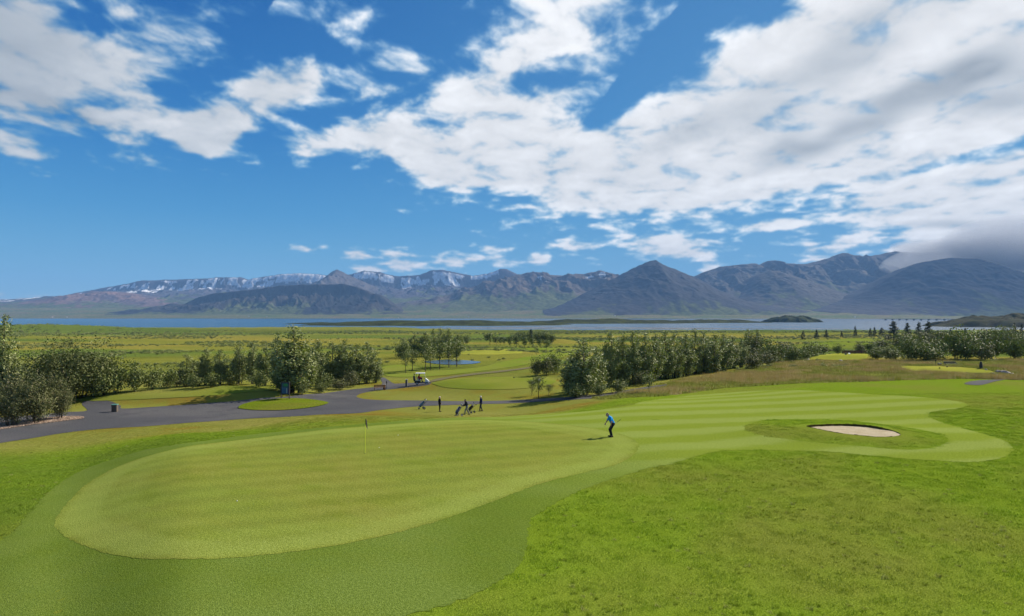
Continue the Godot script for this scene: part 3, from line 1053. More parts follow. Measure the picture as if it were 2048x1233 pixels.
func make_bunker(edge: PackedVector2Array) -> void:
	var sand := tinted(0.95)
	sand.albedo_texture = speckle(71, 0.06, 4, Color(0.8, 0.79, 0.77), Color(1, 1, 1))
	world_map(sand, 3.0)
	sand.normal_enabled = true
	sand.normal_texture = relief(72, 0.05, 4, 8.0)
	var s := Shape.new()
	s.ink = dye(232, 216, 184)
	var n := edge.size()
	var rings := 8
	for r in rings + 1:
		var g := 1.0 - r / float(rings)
		for k in n:
			var p := bunker_mid + (edge[k] - bunker_mid) * g
			var deep := 0.13 + 0.05 * (1.0 - g * g) - 0.12 * smoothstep(-0.8, 1.2, edge[k].y - bunker_mid.y) * g
			s.v.append(Vector3(p.x, land(p.x, p.y) - deep + 0.02 * flecks.get_noise_2d(p.x * 3, p.y * 3), p.y))
			s.n.append(Vector3.UP)
			s.c.append(s.ink.lerp(dye(214, 196, 160), clampf(0.4 + flecks.get_noise_2d(p.x * 2.0, p.y * 2.0), 0.0, 1.0)))
	for r in rings:
		for k in n:
			var k1 := (k + 1) % n
			var a := r * n
			for t in [a + k, a + n + k, a + n + k1, a + k, a + n + k1, a + k1]:
				s.i.append(t)
	tag(obj("bunker_sand", s.mesh(), sand), "pale sand in the oval bunker", "sand", "", "structure")
	# the cut face of turf between grass and sand
	var lip := Shape.new()
	for k in n:
		var p := edge[k]
		var q := edge[(k + 1) % n]
		lip.ink = dye(78, 84, 34).lerp(dye(110, 96, 64), clampf(0.5 + flecks.get_noise_2d(p.x * 6, p.y * 6), 0.0, 1.0))
		var rise := 0.03 + 0.03 * flecks.get_noise_2d(p.x * 5, p.y * 5)
		lip.quad(Vector3(p.x, land(p.x, p.y) - 0.3, p.y), Vector3(q.x, land(q.x, q.y) - 0.3, q.y), Vector3(q.x, land(q.x, q.y) + rise, q.y), Vector3(p.x, land(p.x, p.y) + rise, p.y))
	tag(obj("bunker_lip", lip.mesh(), tinted(0.95)), "ragged turf lip round the sand bunker", "turf", "", "structure")

var shore_wide := fbm(81, 0.0006, 4)
var shore_fine := fbm(82, 0.0035, 4)

func shore_height(x: float, z: float) -> float:
	var shore := 6900.0 + 350.0 * shore_wide.get_noise_2d(x, 0.0) - clampf(x, 0.0, 6000.0) * 0.16
	var in_ := maxf(-z - shore, 0.0)
	return minf(-1.0 + 3.5 * minf(in_ / 60.0, 1.0) + in_ * 0.05 * (1.0 - exp(-in_ / 900.0)) + (shore_fine.get_noise_2d(x, z) * 14.0 + shore_wide.get_noise_2d(x, z) * 25.0) * minf(in_ / 700.0, 1.0), 260.0)

func make_far_shore(mat: Material) -> void:
	var s := Shape.new()
	var n1 := shore_wide
	var n2 := shore_fine
	var cols := 420
	var rows := 60
	for r in rows + 1:
		var g := r / float(rows)
		for q in cols + 1:
			var x := lerpf(-13000.0, 14000.0, q / float(cols))
			var shore := 6900.0 + 350.0 * n1.get_noise_2d(x, 0.0) - clampf(x, 0.0, 6000.0) * 0.16
			var z := -lerpf(shore, 17000.0, g ** 1.6)
			s.v.append(Vector3(x, shore_height(x, z), z))
			s.n.append(Vector3.UP)
			var c := dye(118, 126, 72).lerp(dye(146, 132, 96), clampf(0.4 + n2.get_noise_2d(x, z * 2.0) * 1.6, 0.0, 1.0))
			c = c.lerp(dye(100, 122, 62), clampf(n1.get_noise_2d(x * 2.0, z * 3.0) * 2.0, 0.0, 0.8))
			s.c.append(c)
	for r in rows:
		for q in cols:
			var a := r * (cols + 1) + q
			for t in [a, a + cols + 1, a + cols + 2, a, a + cols + 2, a + 1]:
				s.i.append(t)
	for r in rows + 1:
		for q in cols + 1:
			var a := s.v[r * (cols + 1) + mini(q + 1, cols)] - s.v[r * (cols + 1) + maxi(q - 1, 0)]
			var b := s.v[maxi(r - 1, 0) * (cols + 1) + q] - s.v[mini(r + 1, rows) * (cols + 1) + q]
			s.n[r * (cols + 1) + q] = b.cross(a).normalized()
	tag(obj("far_shore", s.mesh(), mat), "green lowland on the far side of the fjord", "terrain", "", "structure")

func make_mountains() -> void:
	var rocky := tinted(0.97)
	rocky.albedo_texture = speckle(91, 0.02, 5, Color(0.72, 0.71, 0.7), Color(1, 1, 1))
	world_map(rocky, 700.0)
	rocky.normal_enabled = true
	rocky.normal_texture = relief(92, 0.02, 5, 6.0)
	rocky.normal_scale = 0.4
	var violet := dye(104, 98, 106)
	var brown := dye(120, 108, 96)
	mountain("mountain_range", "long flat topped range with snow patches below its rim", [-13160, -54, -11110, 100, -10290, 233, -9880, 346, -9726, 376, -9367, 376, -8958, 479, -8548, 561, -8138, 633, -7574, 745, -7113, 766, -6395, 786, -5985, 817, -5575, 817, -5422, 766, -5165, 817, -4755, 879, -4346, 899, -3936, 879, -3731, 838, -3321, 879, -3013, 950, -2706, 920, -2470, 858, -2296, 838, -1886, 868, -1660, 961, -1425, 971, -1220, 930, -810, 848, -502, 889, -215, 991, -113, 991, 113, 879, 779, 807, 1804, 612, 2829, 356],
		14000, 10400, 150, {"seed": 101, "cliff": 0.75, "amp": 0.1, "rock": violet, "rock2": dye(88, 88, 100), "green": 0.25, "step": 16.0, "rows": 90,
		"snow": [[-6500.0, -5600.0, 20.0, 220.0, 0.5], [-5750.0, -5150.0, 15.0, 220.0, 0.95], [-5350.0, -4650.0, 20.0, 280.0, 0.62], [-4750.0, -3750.0, 12.0, 230.0, 1.0], [-3250.0, -2350.0, 20.0, 200.0, 1.0], [-2300.0, -900.0, 45.0, 380.0, 0.55], [-850.0, -250.0, 15.0, 120.0, 0.95], [-9500.0, -5600.0, 30.0, 400.0, 0.2]]}, rocky)
	mountain("mountain_peak", "small sharp grey cone in front of the snowy range", [-3973, 468, -3598, 684, -3458, 796, -3355, 871, -3280, 899, -3205, 862, -3036, 778, -2661, 609, -2193, 403, -1630, 272], 12800, 10400, 170, {"seed": 103, "amp": 0.12, "rock": dye(120, 112, 110), "green": 0.12}, rocky)
	mountain("mountain_range", "broad brown ridge with a few snow specks", [-2036, 170, -1202, 312, -784, 462, -534, 554, -200, 629, 134, 721, 342, 754, 467, 746, 634, 712, 885, 696, 1135, 704, 1344, 746, 1469, 771, 1636, 737, 1803, 696, 2303, 629, 3138, 379], 11400, 8700, 110,
		{"seed": 105, "amp": 0.22, "rock": brown, "rock2": dye(104, 96, 94), "green": 0.42, "spur": 0.0011, "power": 1.15, "snow": [[300.0, 520.0, 90.0, 260.0, 0.2], [1150.0, 1500.0, 40.0, 200.0, 0.2]]}, rocky)
	mountain("mountain_spur", "reddish scree hill below the flat topped range", [-8327, 88, -7809, 253, -7291, 365, -7032, 451, -6772, 443, -6427, 391, -5995, 322, -5390, 253, -4699, 149], 11800, 9600, 120, {"seed": 107, "amp": 0.2, "rock": dye(146, 118, 108), "rock2": dye(124, 106, 106), "green": 0.3}, rocky)
	mountain("cliff_hill", "dark rocky hill with cliffs above the far shore", [-4968, 81, -4572, 166, -4474, 199, -4342, 160, -4210, 239, -3980, 318, -3584, 357, -3255, 390, -3057, 423, -2794, 436, -2464, 443, -2201, 443, -2036, 404, -1904, 351, -1845, 305, -1792, 324, -1726, 292, -1641, 219, -1476, 120, -1212, 41], 9000, 7900, 70,
		{"seed": 109, "cliff": 0.7, "amp": 0.22, "rock": dye(66, 64, 66), "rock2": dye(84, 80, 74), "green": 0.22, "step": 10.0, "spur": 0.0024}, rocky)
	mountain("mountain_range", "brown serrated range running into the cloud", [2509, 372, 3001, 676, 3165, 750, 3411, 832, 3657, 856, 3903, 881, 3985, 889, 4067, 856, 4190, 922, 4272, 938, 4477, 881, 4764, 864, 5051, 930, 5297, 1004, 5420, 1061, 5477, 1061, 5543, 1028, 5789, 995, 6035, 1036, 6281, 1086, 6772, 1069, 7592, 1028, 8822, 864, 10462, 618], 11200, 8800, 120,
		{"seed": 111, "amp": 0.15, "rock": dye(112, 106, 98), "rock2": dye(98, 94, 92), "green": 0.3, "power": 1.1}, rocky)
	mountain("mountain_spur", "broad pyramid shaped spur between two valleys", [2870, 173, 3232, 405, 3522, 608, 3740, 688, 3885, 673, 4319, 535, 4754, 376, 5080, 260, 5334, 173], 9900, 8300, 100, {"seed": 113, "amp": 0.05, "rock": dye(108, 102, 96), "green": 0.2, "power": 1.1, "spur": 0.003}, rocky)
	mountain("mountain_peak", "big dark cone shaped mountain above the fjord", [381, 96, 586, 157, 858, 266, 1198, 443, 1402, 545, 1607, 654, 1811, 750, 1893, 784, 1961, 784, 2083, 716, 2288, 634, 2492, 559, 2696, 450, 2900, 314, 3105, 212, 3445, 144], 9300, 7500, 80,
		{"seed": 115, "amp": 0.035, "rock": dye(84, 82, 84), "rock2": dye(72, 72, 78), "green": 0.1, "power": 1.1, "spur": 0.003, "step": 12.0}, rocky)
	mountain("mountain_massif", "massive dark mountain with its top in the cloud", [3626, 91, 3941, 160, 4256, 242, 4508, 355, 4760, 506, 5011, 645, 5200, 708, 5515, 758, 5893, 746, 6145, 670, 6447, 569, 7089, 506, 8033, 387, 9293, 229], 8600, 6900, 70,
		{"seed": 117, "amp": 0.05, "rock": dye(84, 82, 86), "rock2": dye(72, 72, 80), "green": 0.22, "power": 1.2, "spur": 0.0022}, rocky)


# ---------------------------------------------------------------- trees and plants

const CURVES := {
	"poplar": [0.62, 0.95, 1.0, 0.84, 0.56, 0.28, 0.07],
	"round": [0.45, 0.85, 1.0, 1.0, 0.86, 0.56, 0.15],
	"bush": [0.85, 1.0, 1.0, 0.9, 0.74, 0.5, 0.2],
	"conifer": [1.0, 0.9, 0.76, 0.6, 0.42, 0.22, 0.04],
}

func curve(kind: String, t: float) -> float:
	var a: Array = CURVES[kind]
	var f := clampf(t, 0.0, 0.9999) * (a.size() - 1)
	return lerpf(a[int(f)], a[int(f) + 1], f - int(f))

func leaf(s: Shape, p: Vector3, face: Vector3, along: Vector3, l: float, w: float, c: Color) -> void:
	var t := (along - face * along.dot(face))
	t = t.normalized() if t.length_squared() > 1e-6 else face.cross(Vector3.RIGHT).normalized()
	var b := face.cross(t)
	var k := s.v.size()
	s.v.append(p - t * l); s.v.append(p + b * w); s.v.append(p + t * l); s.v.append(p - b * w)
	for q in 4:
		s.n.append(face); s.c.append(c)
	s.i.append(k); s.i.append(k + 1); s.i.append(k + 2); s.i.append(k); s.i.append(k + 2); s.i.append(k + 3)

func grow(o: Dictionary) -> Array:
	# [trunk and limbs, crown] of a tree of height 1 * o.h
	var r := RandomNumberGenerator.new()
	r.seed = o.seed
	var wood := Shape.new()
	var crown := Shape.new()
	var h: float = o.h
	var wide: float = o.w
	var clear: float = o.get("clear", 0.05)
	var rise: float = o.get("rise", 0.9)
	var lsize: float = o.leaf
	var thin: float = o.get("thin", 0.6)
	var tones: Array = o.tones
	for st in int(o.stems):
		var main := st == 0
		var top := h * (1.0 if main else r.randf_range(0.5, 0.84))
		var a0 := r.randf() * TAU
		var out := Vector3(cos(a0), 0, sin(a0)) * wide * (r.randf_range(0.0, 0.12) if main else r.randf_range(0.3, 0.75))
		var foot := Vector3(out.x, 0, out.z) * (0.05 if main else 0.35)
		var mid := foot.lerp(out + Vector3(0, top, 0), 0.5) + Vector3(r.randf_range(-1, 1), 0, r.randf_range(-1, 1)) * wide * 0.08
		var tip := out + Vector3(0, top, 0)
		var rad: float = o.get("trunk", 0.012) * h * (1.0 if main else 0.6)
		wood.ink = o.bark
		wood.tube([foot - Vector3(0, 0.15, 0), foot.lerp(mid, 0.5), mid, mid.lerp(tip, 0.5), tip], [rad * 1.25, rad, rad * 0.75, rad * 0.45, rad * 0.12], 6, false)
		var nb := int(o.limbs)
		for b in nb:
			var t := lerpf(clear, 0.97, (b + r.randf()) / nb)
			var p: Vector3 = foot.lerp(mid, t * 2.0) if t < 0.5 else mid.lerp(tip, t * 2.0 - 1.0)
			var reach: float = wide * curve(o.shape, (t - clear) / (1.0 - clear)) * r.randf_range(0.6, 1.12) * (1.0 if main else 0.62)
			var az := r.randf() * TAU
			var up := rise * r.randf_range(0.7, 1.25)
			var dir := Vector3(cos(az), up, sin(az)).normalized()
			var end := p + Vector3(cos(az), 0, sin(az)) * reach + Vector3(0, up * reach, 0)
			end.y = minf(end.y, top * 1.03)
			if o.shape == "conifer":
				end = p + Vector3(cos(az), -0.12 + 0.3 * t, sin(az)) * reach
			if b % 2 == 0:
				wood.tube([p, p.lerp(end, 0.55), p.lerp(end, 0.9)], [rad * 0.3, rad * 0.18, rad * 0.06], 4, false)
			var n := int(o.leaves * (0.4 + reach / wide))
			var shade := r.randf_range(0.82, 1.15)
			for q in n:
				var f := 0.2 + 0.85 * sqrt(r.randf())
				var jit: float = o.get("jitter", 0.17) * wide * (0.35 + f * 0.65)
				var at := p.lerp(end, f) + Vector3(r.randfn(), r.randfn() * 0.8, r.randfn()) * jit
				if at.y < 0.03 * h:
					at.y = r.randf_range(0.03, 0.1) * h
				var away := Vector3(at.x - out.x * t, (at.y - h * 0.4) * 0.4, at.z - out.z * t).normalized()
				var face := (away * 0.55 + Vector3(r.randfn(), r.randfn() + 0.35, r.randfn()) * 0.8).normalized()
				var c: Color = (tones[0] as Color).lerp(tones[1], r.randf()) * shade
				if r.randf() < o.get("pale", 0.06):
					c = c.lerp(tones[2], 0.7)
				var s := lsize * r.randf_range(0.6, 1.3)
				var along := dir if o.shape == "conifer" else Vector3(r.randfn(), r.randfn(), r.randfn())
				leaf(crown, at, face, along, s, s * thin, c)
	return [wood.mesh(false), crown.mesh(false)]

func foliage(gloss: float, glow: Color) -> StandardMaterial3D:
	var m := tinted(gloss)
	m.metallic_specular = 0.35
	m.backlight_enabled = true
	m.backlight = glow
	return m

func plant(called: String, meshes: Array, wood: Material, leafy: Material, label: String, category: String, group: String) -> Node3D:
	var t := thing(called, label, category, Vector3(0, -100, 0), 0.0, group)
	obj("trunk", meshes[0], wood, t)
	obj("crown", meshes[1], leafy, t)
	return t

func swarm(called: String, mesh: Mesh, mat: Material, where: Array, tint: PackedColorArray, label: String, category: String) -> void:
	var mm := MultiMesh.new()
	mm.transform_format = MultiMesh.TRANSFORM_3D
	mm.use_colors = true
	mm.mesh = mesh
	mm.instance_count = where.size()
	for k in where.size():
		mm.set_instance_transform(k, where[k])
		mm.set_instance_color(k, tint[k])
	var o := MultiMeshInstance3D.new()
	o.name = numbered(called)
	o.multimesh = mm
	o.material_override = mat
	add_child(o)
	tag(o, label, category, "", "stuff")

func blades(seed_: int, n: int, span: float, tall: float, wide: float, lean: float, base: Color) -> ArrayMesh:
	var r := RandomNumberGenerator.new()
	r.seed = seed_
	var s := Shape.new()
	for k in n:
		var p := Vector3(r.randf_range(-span, span), -0.01, r.randf_range(-span, span))
		var a := r.randf() * TAU
		var side := Vector3(cos(a), 0, sin(a)) * wide * r.randf_range(0.6, 1.3)
		var bend := Vector3(r.randfn() * lean, 0, r.randfn() * lean)
		var up := Vector3(0, tall * r.randf_range(0.55, 1.2), 0) + bend
		var nn := (Vector3.UP * 0.8 + side.cross(up).normalized() * 0.6).normalized()
		var c0 := base * r.randf_range(0.8, 1.2)
		var c1 := c0
		var i := s.v.size()
		s.v.append(p - side); s.v.append(p + side); s.v.append(p + up)
		s.c.append(c0); s.c.append(c0); s.c.append(c1)
		for q in 3:
			s.n.append(nn); s.i.append(i + q)
	return s.mesh()

const POPLAR_ROW := [-67.4, -90.8, 11.8, 4.3, -54.1, -113.5, 5.5, 3.8, -53.0, -115.3, 4.2, 2.7, -52.0, -116.2, 6.5, 2.7, -50.3, -117.9, 6.1, 4.0, -47.4, -118.6, 7.5, 3.6, -44.6, -117.4, 7.5, 3.3, -38.8, -107.5, 6.4, 3.3, -35.6, -103.8, 8.6, 3.6, -31.3, -97.6, 9.7, 6.6, -31.4, -105.0, 6.6, 3.5, -31.6, -111.3, 7.8, 3.9, -29.8, -113.2, 7.4, 4.1, -27.9, -114.1, 7.7, 4.2, -26.1, -115.0, 6.9, 3.9, -24.8, -116.8, 7.3, 4.1, -23.8, -118.7, 5.5, 3.5]
const POPLAR_WALL := [8.1, -94.9, 5.8, 3.9, 9.5, -91.8, 7.6, 5.6, 12.0, -97.4, 6.4, 3.7, 14.9, -102.9, 8.4, 3.5, 17.0, -104.9, 7.9, 3.7, 18.8, -106.3, 8.4, 3.7, 21.0, -108.0, 8.1, 4.0, 23.6, -112.1, 7.8, 4.1, 26.2, -116.2, 8.4, 4.1, 28.1, -117.9, 7.9, 4.0, 31.0, -121.8, 7.7, 4.3, 33.7, -126.0, 8.5, 3.9, 35.8, -127.5, 7.8, 4.5, 38.1, -128.8, 7.3, 4.5, 41.3, -133.2, 7.2, 4.5, 44.7, -138.2, 6.6, 4.7, 47.0, -140.2, 6.0, 3.9, 16.8, -108.1, 7.3, 3.5, 20.7, -111.2, 7.5, 3.6, 25.7, -118.8, 7.4, 3.8, 31.2, -126.2, 7.2, 4.1, 38.5, -134.2, 6.7, 4.3]
const POPLAR_CLUMP := [-34.1, -215.5, 6.3, 6.3, -32.4, -228.1, 7.5, 6.7, -28.9, -228.4, 8.5, 7.0, -26.8, -233.0, 9.5, 4.4, -23.8, -228.8, 9.7, 6.0, -20.9, -224.7, 9.5, 6.3, -17.6, -220.8, 7.6, 5.5]
const POPLAR_FAR := [96.3, -278.3, 9.4, 4.9, 99.2, -276.8, 9.1, 6.1, 85.1, -248.5, 7.6, 4.7]
const YOUNG := [-22.0, -141.1, 4.0, 2.3, -21.5, -147.3, 4.3, 3.5, -18.5, -145.7, 6.0, 3.8, -18.0, -150.7, 5.0, 3.5, -16.3, -154.3, 5.5, 4.3, -14.8, -160.2, 5.6, 4.5, -13.3, -164.4, 5.8, 5.1]
const ROUND := [-12.2, -377.7, 6.1, 7.2, -8.8, -377.7, 4.1, 4.7, -6.8, -388.2, 4.5, 4.3, -4.4, -377.7, 3.9, 4.4, -1.0, -349.1, 5.1, 4.6, 2.2, -340.4, 5.2, 4.7, 6.1, -332.2, 5.1, 5.8, 9.7, -324.3, 4.3, 4.0, 13.0, -316.7, 3.7, 3.2, 15.1, -295.6, 3.9, 4.1]
const THICKET := [2.3, -513.0, 4.9, 11.3, 7.0, -479.6, 6.7, 11.2, 16.9, -428.7, 6.6, 9.4, 20.9, -425.6, 6.8, 8.7, 24.1, -422.1, 5.9, 7.4, -29.5, -387.3, 5.1, 7.4, -27.6, -410.1, 5.4, 6.6, -33.8, -208.1, 4.9, 6.1]
const SAPLING := [17.2, -85.8, 2.3, 1.8, 2.8, -96.3, 2.1, 1.6, 3.6, -92.8, 2.8, 2.0, 5.1, -95.1, 1.5, 1.4]
const WILLOW := [-58.5, -91.8, 7.8, 12.0]
const BUSH_WEST := [-62.0, -85.7, 4.5, 5.3, -54.5, -94.5, 4.4, 4.3, -52.8, -95.5, 3.9, 3.6, -51.6, -97.6, 3.3, 4.0, -55.5, -110.1, 3.2, 3.7, -63.2, -93.0, 5.0, 4.4, -76.8, -108.5, 5.1, 5.2, -29.8, -96.6, 1.6, 2.3, -28.4, -101.2, 1.4, 2.5, -26.7, -106.8, 1.6, 3.1, -55.4, -112.7, 2.9, 3.0, -74.1, -100.9, 5.2, 4.4, -46.1, -98.6, 2.0, 2.9, -43.0, -98.1, 1.9, 2.9, -47.3, -115.0, 2.3, 3.4, -36.7, -98.7, 2.2, 3.0, -32.9, -97.0, 2.3, 2.8, -29.2, -106.8, 2.4, 3.3, -26.0, -111.5, 2.4, 3.3, -59.9, -91.6, 4.0, 4.7, -56.5, -92.2, 4.0, 4.7, -55.3, -92.7, 3.7, 4.1]
const BUSH_MID := [4.6, -131.2, 3.5, 2.9, 6.6, -131.8, 3.7, 3.9, 8.7, -135.1, 4.0, 3.8, 11.2, -89.6, 1.5, 2.9, 14.1, -91.3, 1.6, 3.3, 8.2, -88.5, 1.9, 3.2, 19.6, -103.1, 2.1, 3.3]
const BUSH_EAST := [57.1, -164.0, 4.1, 5.5, 63.3, -174.4, 6.0, 6.6, 60.4, -158.5, 5.6, 6.0, 71.0, -180.3, 4.0, 5.5, 65.3, -160.4, 4.9, 5.6, 71.7, -169.5, 3.5, 5.2, 81.6, -186.6, 4.4, 6.3, 98.7, -217.3, 4.3, 5.7, 102.9, -215.8, 3.5, 3.8, 47.1, -132.0, 3.2, 5.0, 53.7, -141.8, 3.0, 5.4, 61.5, -152.3, 3.0, 5.4, 70.7, -166.2, 3.0, 5.1, 116.3, -230.1, 3.2, 3.7, 119.6, -229.9, 3.7, 4.4, 85.2, -157.9, 3.2, 5.1, 85.4, -152.3, 4.2, 5.8, 85.2, -146.3, 4.5, 6.0, 88.0, -145.7, 4.7, 6.2, 94.2, -150.5, 4.8, 5.9, 98.7, -152.9, 5.9, 5.8, 99.2, -149.4, 4.9, 5.7, 101.6, -148.9, 5.0, 5.2, 111.0, -157.9, 5.5, 6.0, 111.5, -154.3, 4.9, 5.9, 117.3, -157.5, 5.0, 6.2, 118.5, -154.1, 5.0, 6.1, 134.1, -246.4, 4.7, 7.2, 138.9, -246.0, 5.4, 7.6, 138.6, -236.9, 5.7, 7.6, 143.2, -236.4, 6.0, 7.6, 147.7, -235.8, 6.4, 7.6, 158.0, -243.8, 7.1, 7.9, 157.3, -234.8, 6.4, 7.6, 167.7, -242.9, 7.1, 7.8, 172.5, -242.5, 7.4, 7.8, 171.1, -233.8, 7.0, 7.9, 182.5, -242.2, 7.1, 8.2, 210.5, -365.0, 6.1, 9.1, 218.5, -365.2, 6.7, 9.1, 226.4, -364.8, 7.2, 9.1, 240.7, -375.5, 7.7, 9.3, 240.9, -364.2, 8.0, 9.1, 248.2, -363.9, 8.3, 9.6, 263.3, -374.8, 8.5, 9.9, 262.8, -363.5, 8.5, 9.6, 278.4, -374.6, 8.8, 9.9]
const SPRUCE := [223.4, -523.8, 7.3, 4.2, 252.2, -565.1, 7.9, 5.0, 282.2, -613.1, 7.2, 4.9, 309.0, -639.8, 6.1, 3.7, 336.2, -668.8, 10.8, 4.4, 350.9, -668.8, 8.8, 4.9, 355.3, -668.8, 9.8, 4.9, 379.2, -700.2, 8.7, 8.7, 271.7, -486.0, 14.2, 11.4, 281.3, -485.9, 12.8, 7.5, 289.4, -485.9, 13.2, 7.1, 243.5, -399.5, 12.9, 7.6, 273.0, -425.0, 8.4, 5.6, 322.8, -485.9, 8.9, 5.7, 13.3, -479.6, 8.4, 6.3, 357.6, -485.8, 13.2, 5.0, 362.6, -485.8, 12.1, 4.3]
const SHRUB := [-52.4, -71.6, 4.2, 4.1, -50.8, -73.3, 5.1, 4.9, -50.6, -76.4, 4.2, 3.2]

func set_out(spots: Array, kinds: Array, h0: float, w0: float, labels: Array, group: String, seed_: int, loose := 0.0) -> void:
	# labels: the first one, then pairs: from that spot on, another label
	# spots: x, z, height, width; the kinds take turns
	var r := RandomNumberGenerator.new()
	r.seed = seed_
	var used := {}
	for k in range(0, spots.size(), 4):
		var q := (k / 4 + r.randi_range(0, 1)) % kinds.size()
		var root: Node3D = kinds[q]
		var high: float = spots[k + 2] / h0
		var wide: float = spots[k + 3] / w0
		var at := on(Vector2(spots[k], spots[k + 1]), -0.03)
		var g := Vector3(wide, high, wide)
		var turn := r.randf() * TAU
		var label: String = labels[0]
		for m in range(1, labels.size(), 2):
			if k / 4 >= int(labels[m]):
				label = labels[m + 1]
		if loose > 0.0:
			at = on(Vector2(spots[k] + r.randfn() * loose, spots[k + 1] + r.randfn() * loose), -0.03)
			g *= Vector3(r.randf_range(0.9, 1.4), r.randf_range(0.7, 1.15), r.randf_range(0.9, 1.4))
		if root.position.y < -50.0:
			root.position = at
			root.rotation.y = turn
			root.scale = g
			root.set_meta("label", label)
			root.set_meta("group", group)
		else:
			dup(root, at, turn, g, label, group)
	for root in kinds:
		if root.position.y < -50.0:
			remove_child(root)

func build_plants() -> void:
	var bark := paint(Color(0.16, 0.14, 0.11), 0.9)
	var birch := paint(Color(0.3, 0.28, 0.24), 0.9)
	var shiny := foliage(0.6, Color(0.5, 0.56, 0.18))
	var soft := foliage(0.7, Color(0.46, 0.52, 0.17))
	var needles := foliage(0.7, Color(0.12, 0.16, 0.08))
	var dark := [Color(0.18, 0.21, 0.075), Color(0.28, 0.3, 0.115), Color(0.4, 0.4, 0.22)]
	var mid := [Color(0.12, 0.145, 0.042), Color(0.2, 0.225, 0.068), Color(0.28, 0.28, 0.14)]
	var dull := [Color(0.13, 0.135, 0.055), Color(0.2, 0.195, 0.09), Color(0.24, 0.2, 0.14)]
	var brown := [Color(0.105, 0.12, 0.042), Color(0.17, 0.17, 0.07), Color(0.24, 0.19, 0.11)]
	var pop := []
	for k in 4:
		pop.append(grow({"seed": 200 + k, "h": 8.0, "w": 1.45, "stems": 5, "limbs": 32, "leaves": 48, "leaf": 0.115, "shape": "poplar", "rise": 1.3, "tones": dark, "pale": 0.05, "bark": Color.WHITE, "jitter": 0.16}))
	var young := []
	for k in 2:
		young.append(grow({"seed": 220 + k, "h": 4.5, "w": 1.3, "stems": 1, "clear": 0.3, "limbs": 40, "leaves": 22, "leaf": 0.12, "shape": "round", "rise": 1.1, "tones": mid, "pale": 0.1, "bark": Color.WHITE, "trunk": 0.014, "jitter": 0.2}))
	var ball := []
	for k in 2:
		ball.append(grow({"seed": 230 + k, "h": 3.0, "w": 1.2, "stems": 1, "clear": 0.28, "limbs": 28, "leaves": 18, "leaf": 0.17, "shape": "round", "rise": 0.7, "tones": mid, "bark": Color.WHITE, "trunk": 0.02, "jitter": 0.22}))
	var bush := []
	for k in 3:
		bush.append(grow({"seed": 240 + k, "h": 3.0, "w": 1.7, "stems": 6, "limbs": 14, "leaves": 22, "leaf": 0.13, "shape": "bush", "rise": 0.9, "tones": dull if k == 1 else mid, "bark": Color.WHITE, "jitter": 0.2}))
	var spruce := []
	for k in 2:
		spruce.append(grow({"seed": 250 + k, "h": 6.0, "w": 1.5, "stems": 1, "limbs": 80, "leaves": 26, "leaf": 0.2, "thin": 0.28, "shape": "conifer", "rise": 0.0, "tones": [Color(0.03, 0.05, 0.026), Color(0.06, 0.085, 0.04), Color(0.12, 0.14, 0.08)], "bark": Color.WHITE, "trunk": 0.014, "jitter": 0.1}))
	var shrub := grow({"seed": 260, "h": 4.2, "w": 2.0, "stems": 9, "limbs": 22, "leaves": 60, "leaf": 0.085, "thin": 0.5, "shape": "bush", "rise": 1.2, "tones": brown, "pale": 0.1, "bark": Color.WHITE, "trunk": 0.009, "jitter": 0.17})
	var willow := grow({"seed": 270, "h": 8.5, "w": 5.6, "stems": 16, "limbs": 30, "leaves": 40, "leaf": 0.15, "thin": 0.5, "shape": "bush", "rise": 0.8, "tones": [Color(0.085, 0.1, 0.03), Color(0.15, 0.165, 0.05), Color(0.25, 0.25, 0.12)], "bark": Color.WHITE, "trunk": 0.01, "jitter": 0.1})
	var make := func(called: String, list: Array, wood: Material, leafy: Material, cat: String) -> Array:
		var out := []
		for m in list:
			out.append(plant(called, m, wood, leafy, "plant", cat, ""))
		return out
	set_out(WILLOW, make.call("willow_tree", [willow], bark, soft, "tree"), 8.5, 11.2, ["broad bushy willow tree behind the long tee"], "", 1)
	set_out(POPLAR_ROW, make.call("poplar_tree", pop, birch, shiny, "tree"), 8.0, 3.3, ["tall loose poplar beside the willow and the bark bed", 1, "dark green poplar in the row behind the long tee", 9, "tallest and broadest poplar, right behind the map sign", 10, "poplar in the row between the map sign and bench", 16, "low last poplar of the row, beside the wooden bench"], "poplars in the row behind the map sign", 2)
	set_out(POPLAR_WALL, make.call("poplar_tree", pop, birch, shiny, "tree"), 8.0, 3.2, ["poplar at the sapling end of the dense row", 1, "broadest poplar at the sapling end of the dense row", 2, "poplar in the dense row beyond the striped fairway"], "poplars in the dense row beyond the fairway", 3)
	set_out(POPLAR_CLUMP, make.call("poplar_tree", pop, birch, shiny, "tree"), 8.0, 3.9, ["dark poplar in the clump behind the pond"], "poplars in the clump behind the pond", 4)
	set_out(POPLAR_FAR, make.call("poplar_tree", [pop[1]], birch, shiny, "tree"), 8.0, 3.9, ["slim poplar at the far end of the dense row"], "poplars at the far end of the row", 5)
	set_out(YOUNG, make.call("young_tree", young, birch, shiny, "tree"), 4.5, 2.9, ["young tree with a bare slender trunk beside the pond"], "young trees beside the pond", 6)
	set_out(ROUND, make.call("small_tree", ball, bark, soft, "tree"), 3.0, 2.7, ["small round tree in the row behind the far green"], "small round trees behind the far green", 7)
	set_out(THICKET, make.call("thicket_bush", [bush[0], bush[2]], bark, soft, "bush"), 3.0, 3.8, ["dark bush in the thicket behind the small round trees", 5, "low bush standing between the pond clump and far green", 7, "dark bush at the foot of the poplar clump"], "bushes of the thicket behind the far green", 8)
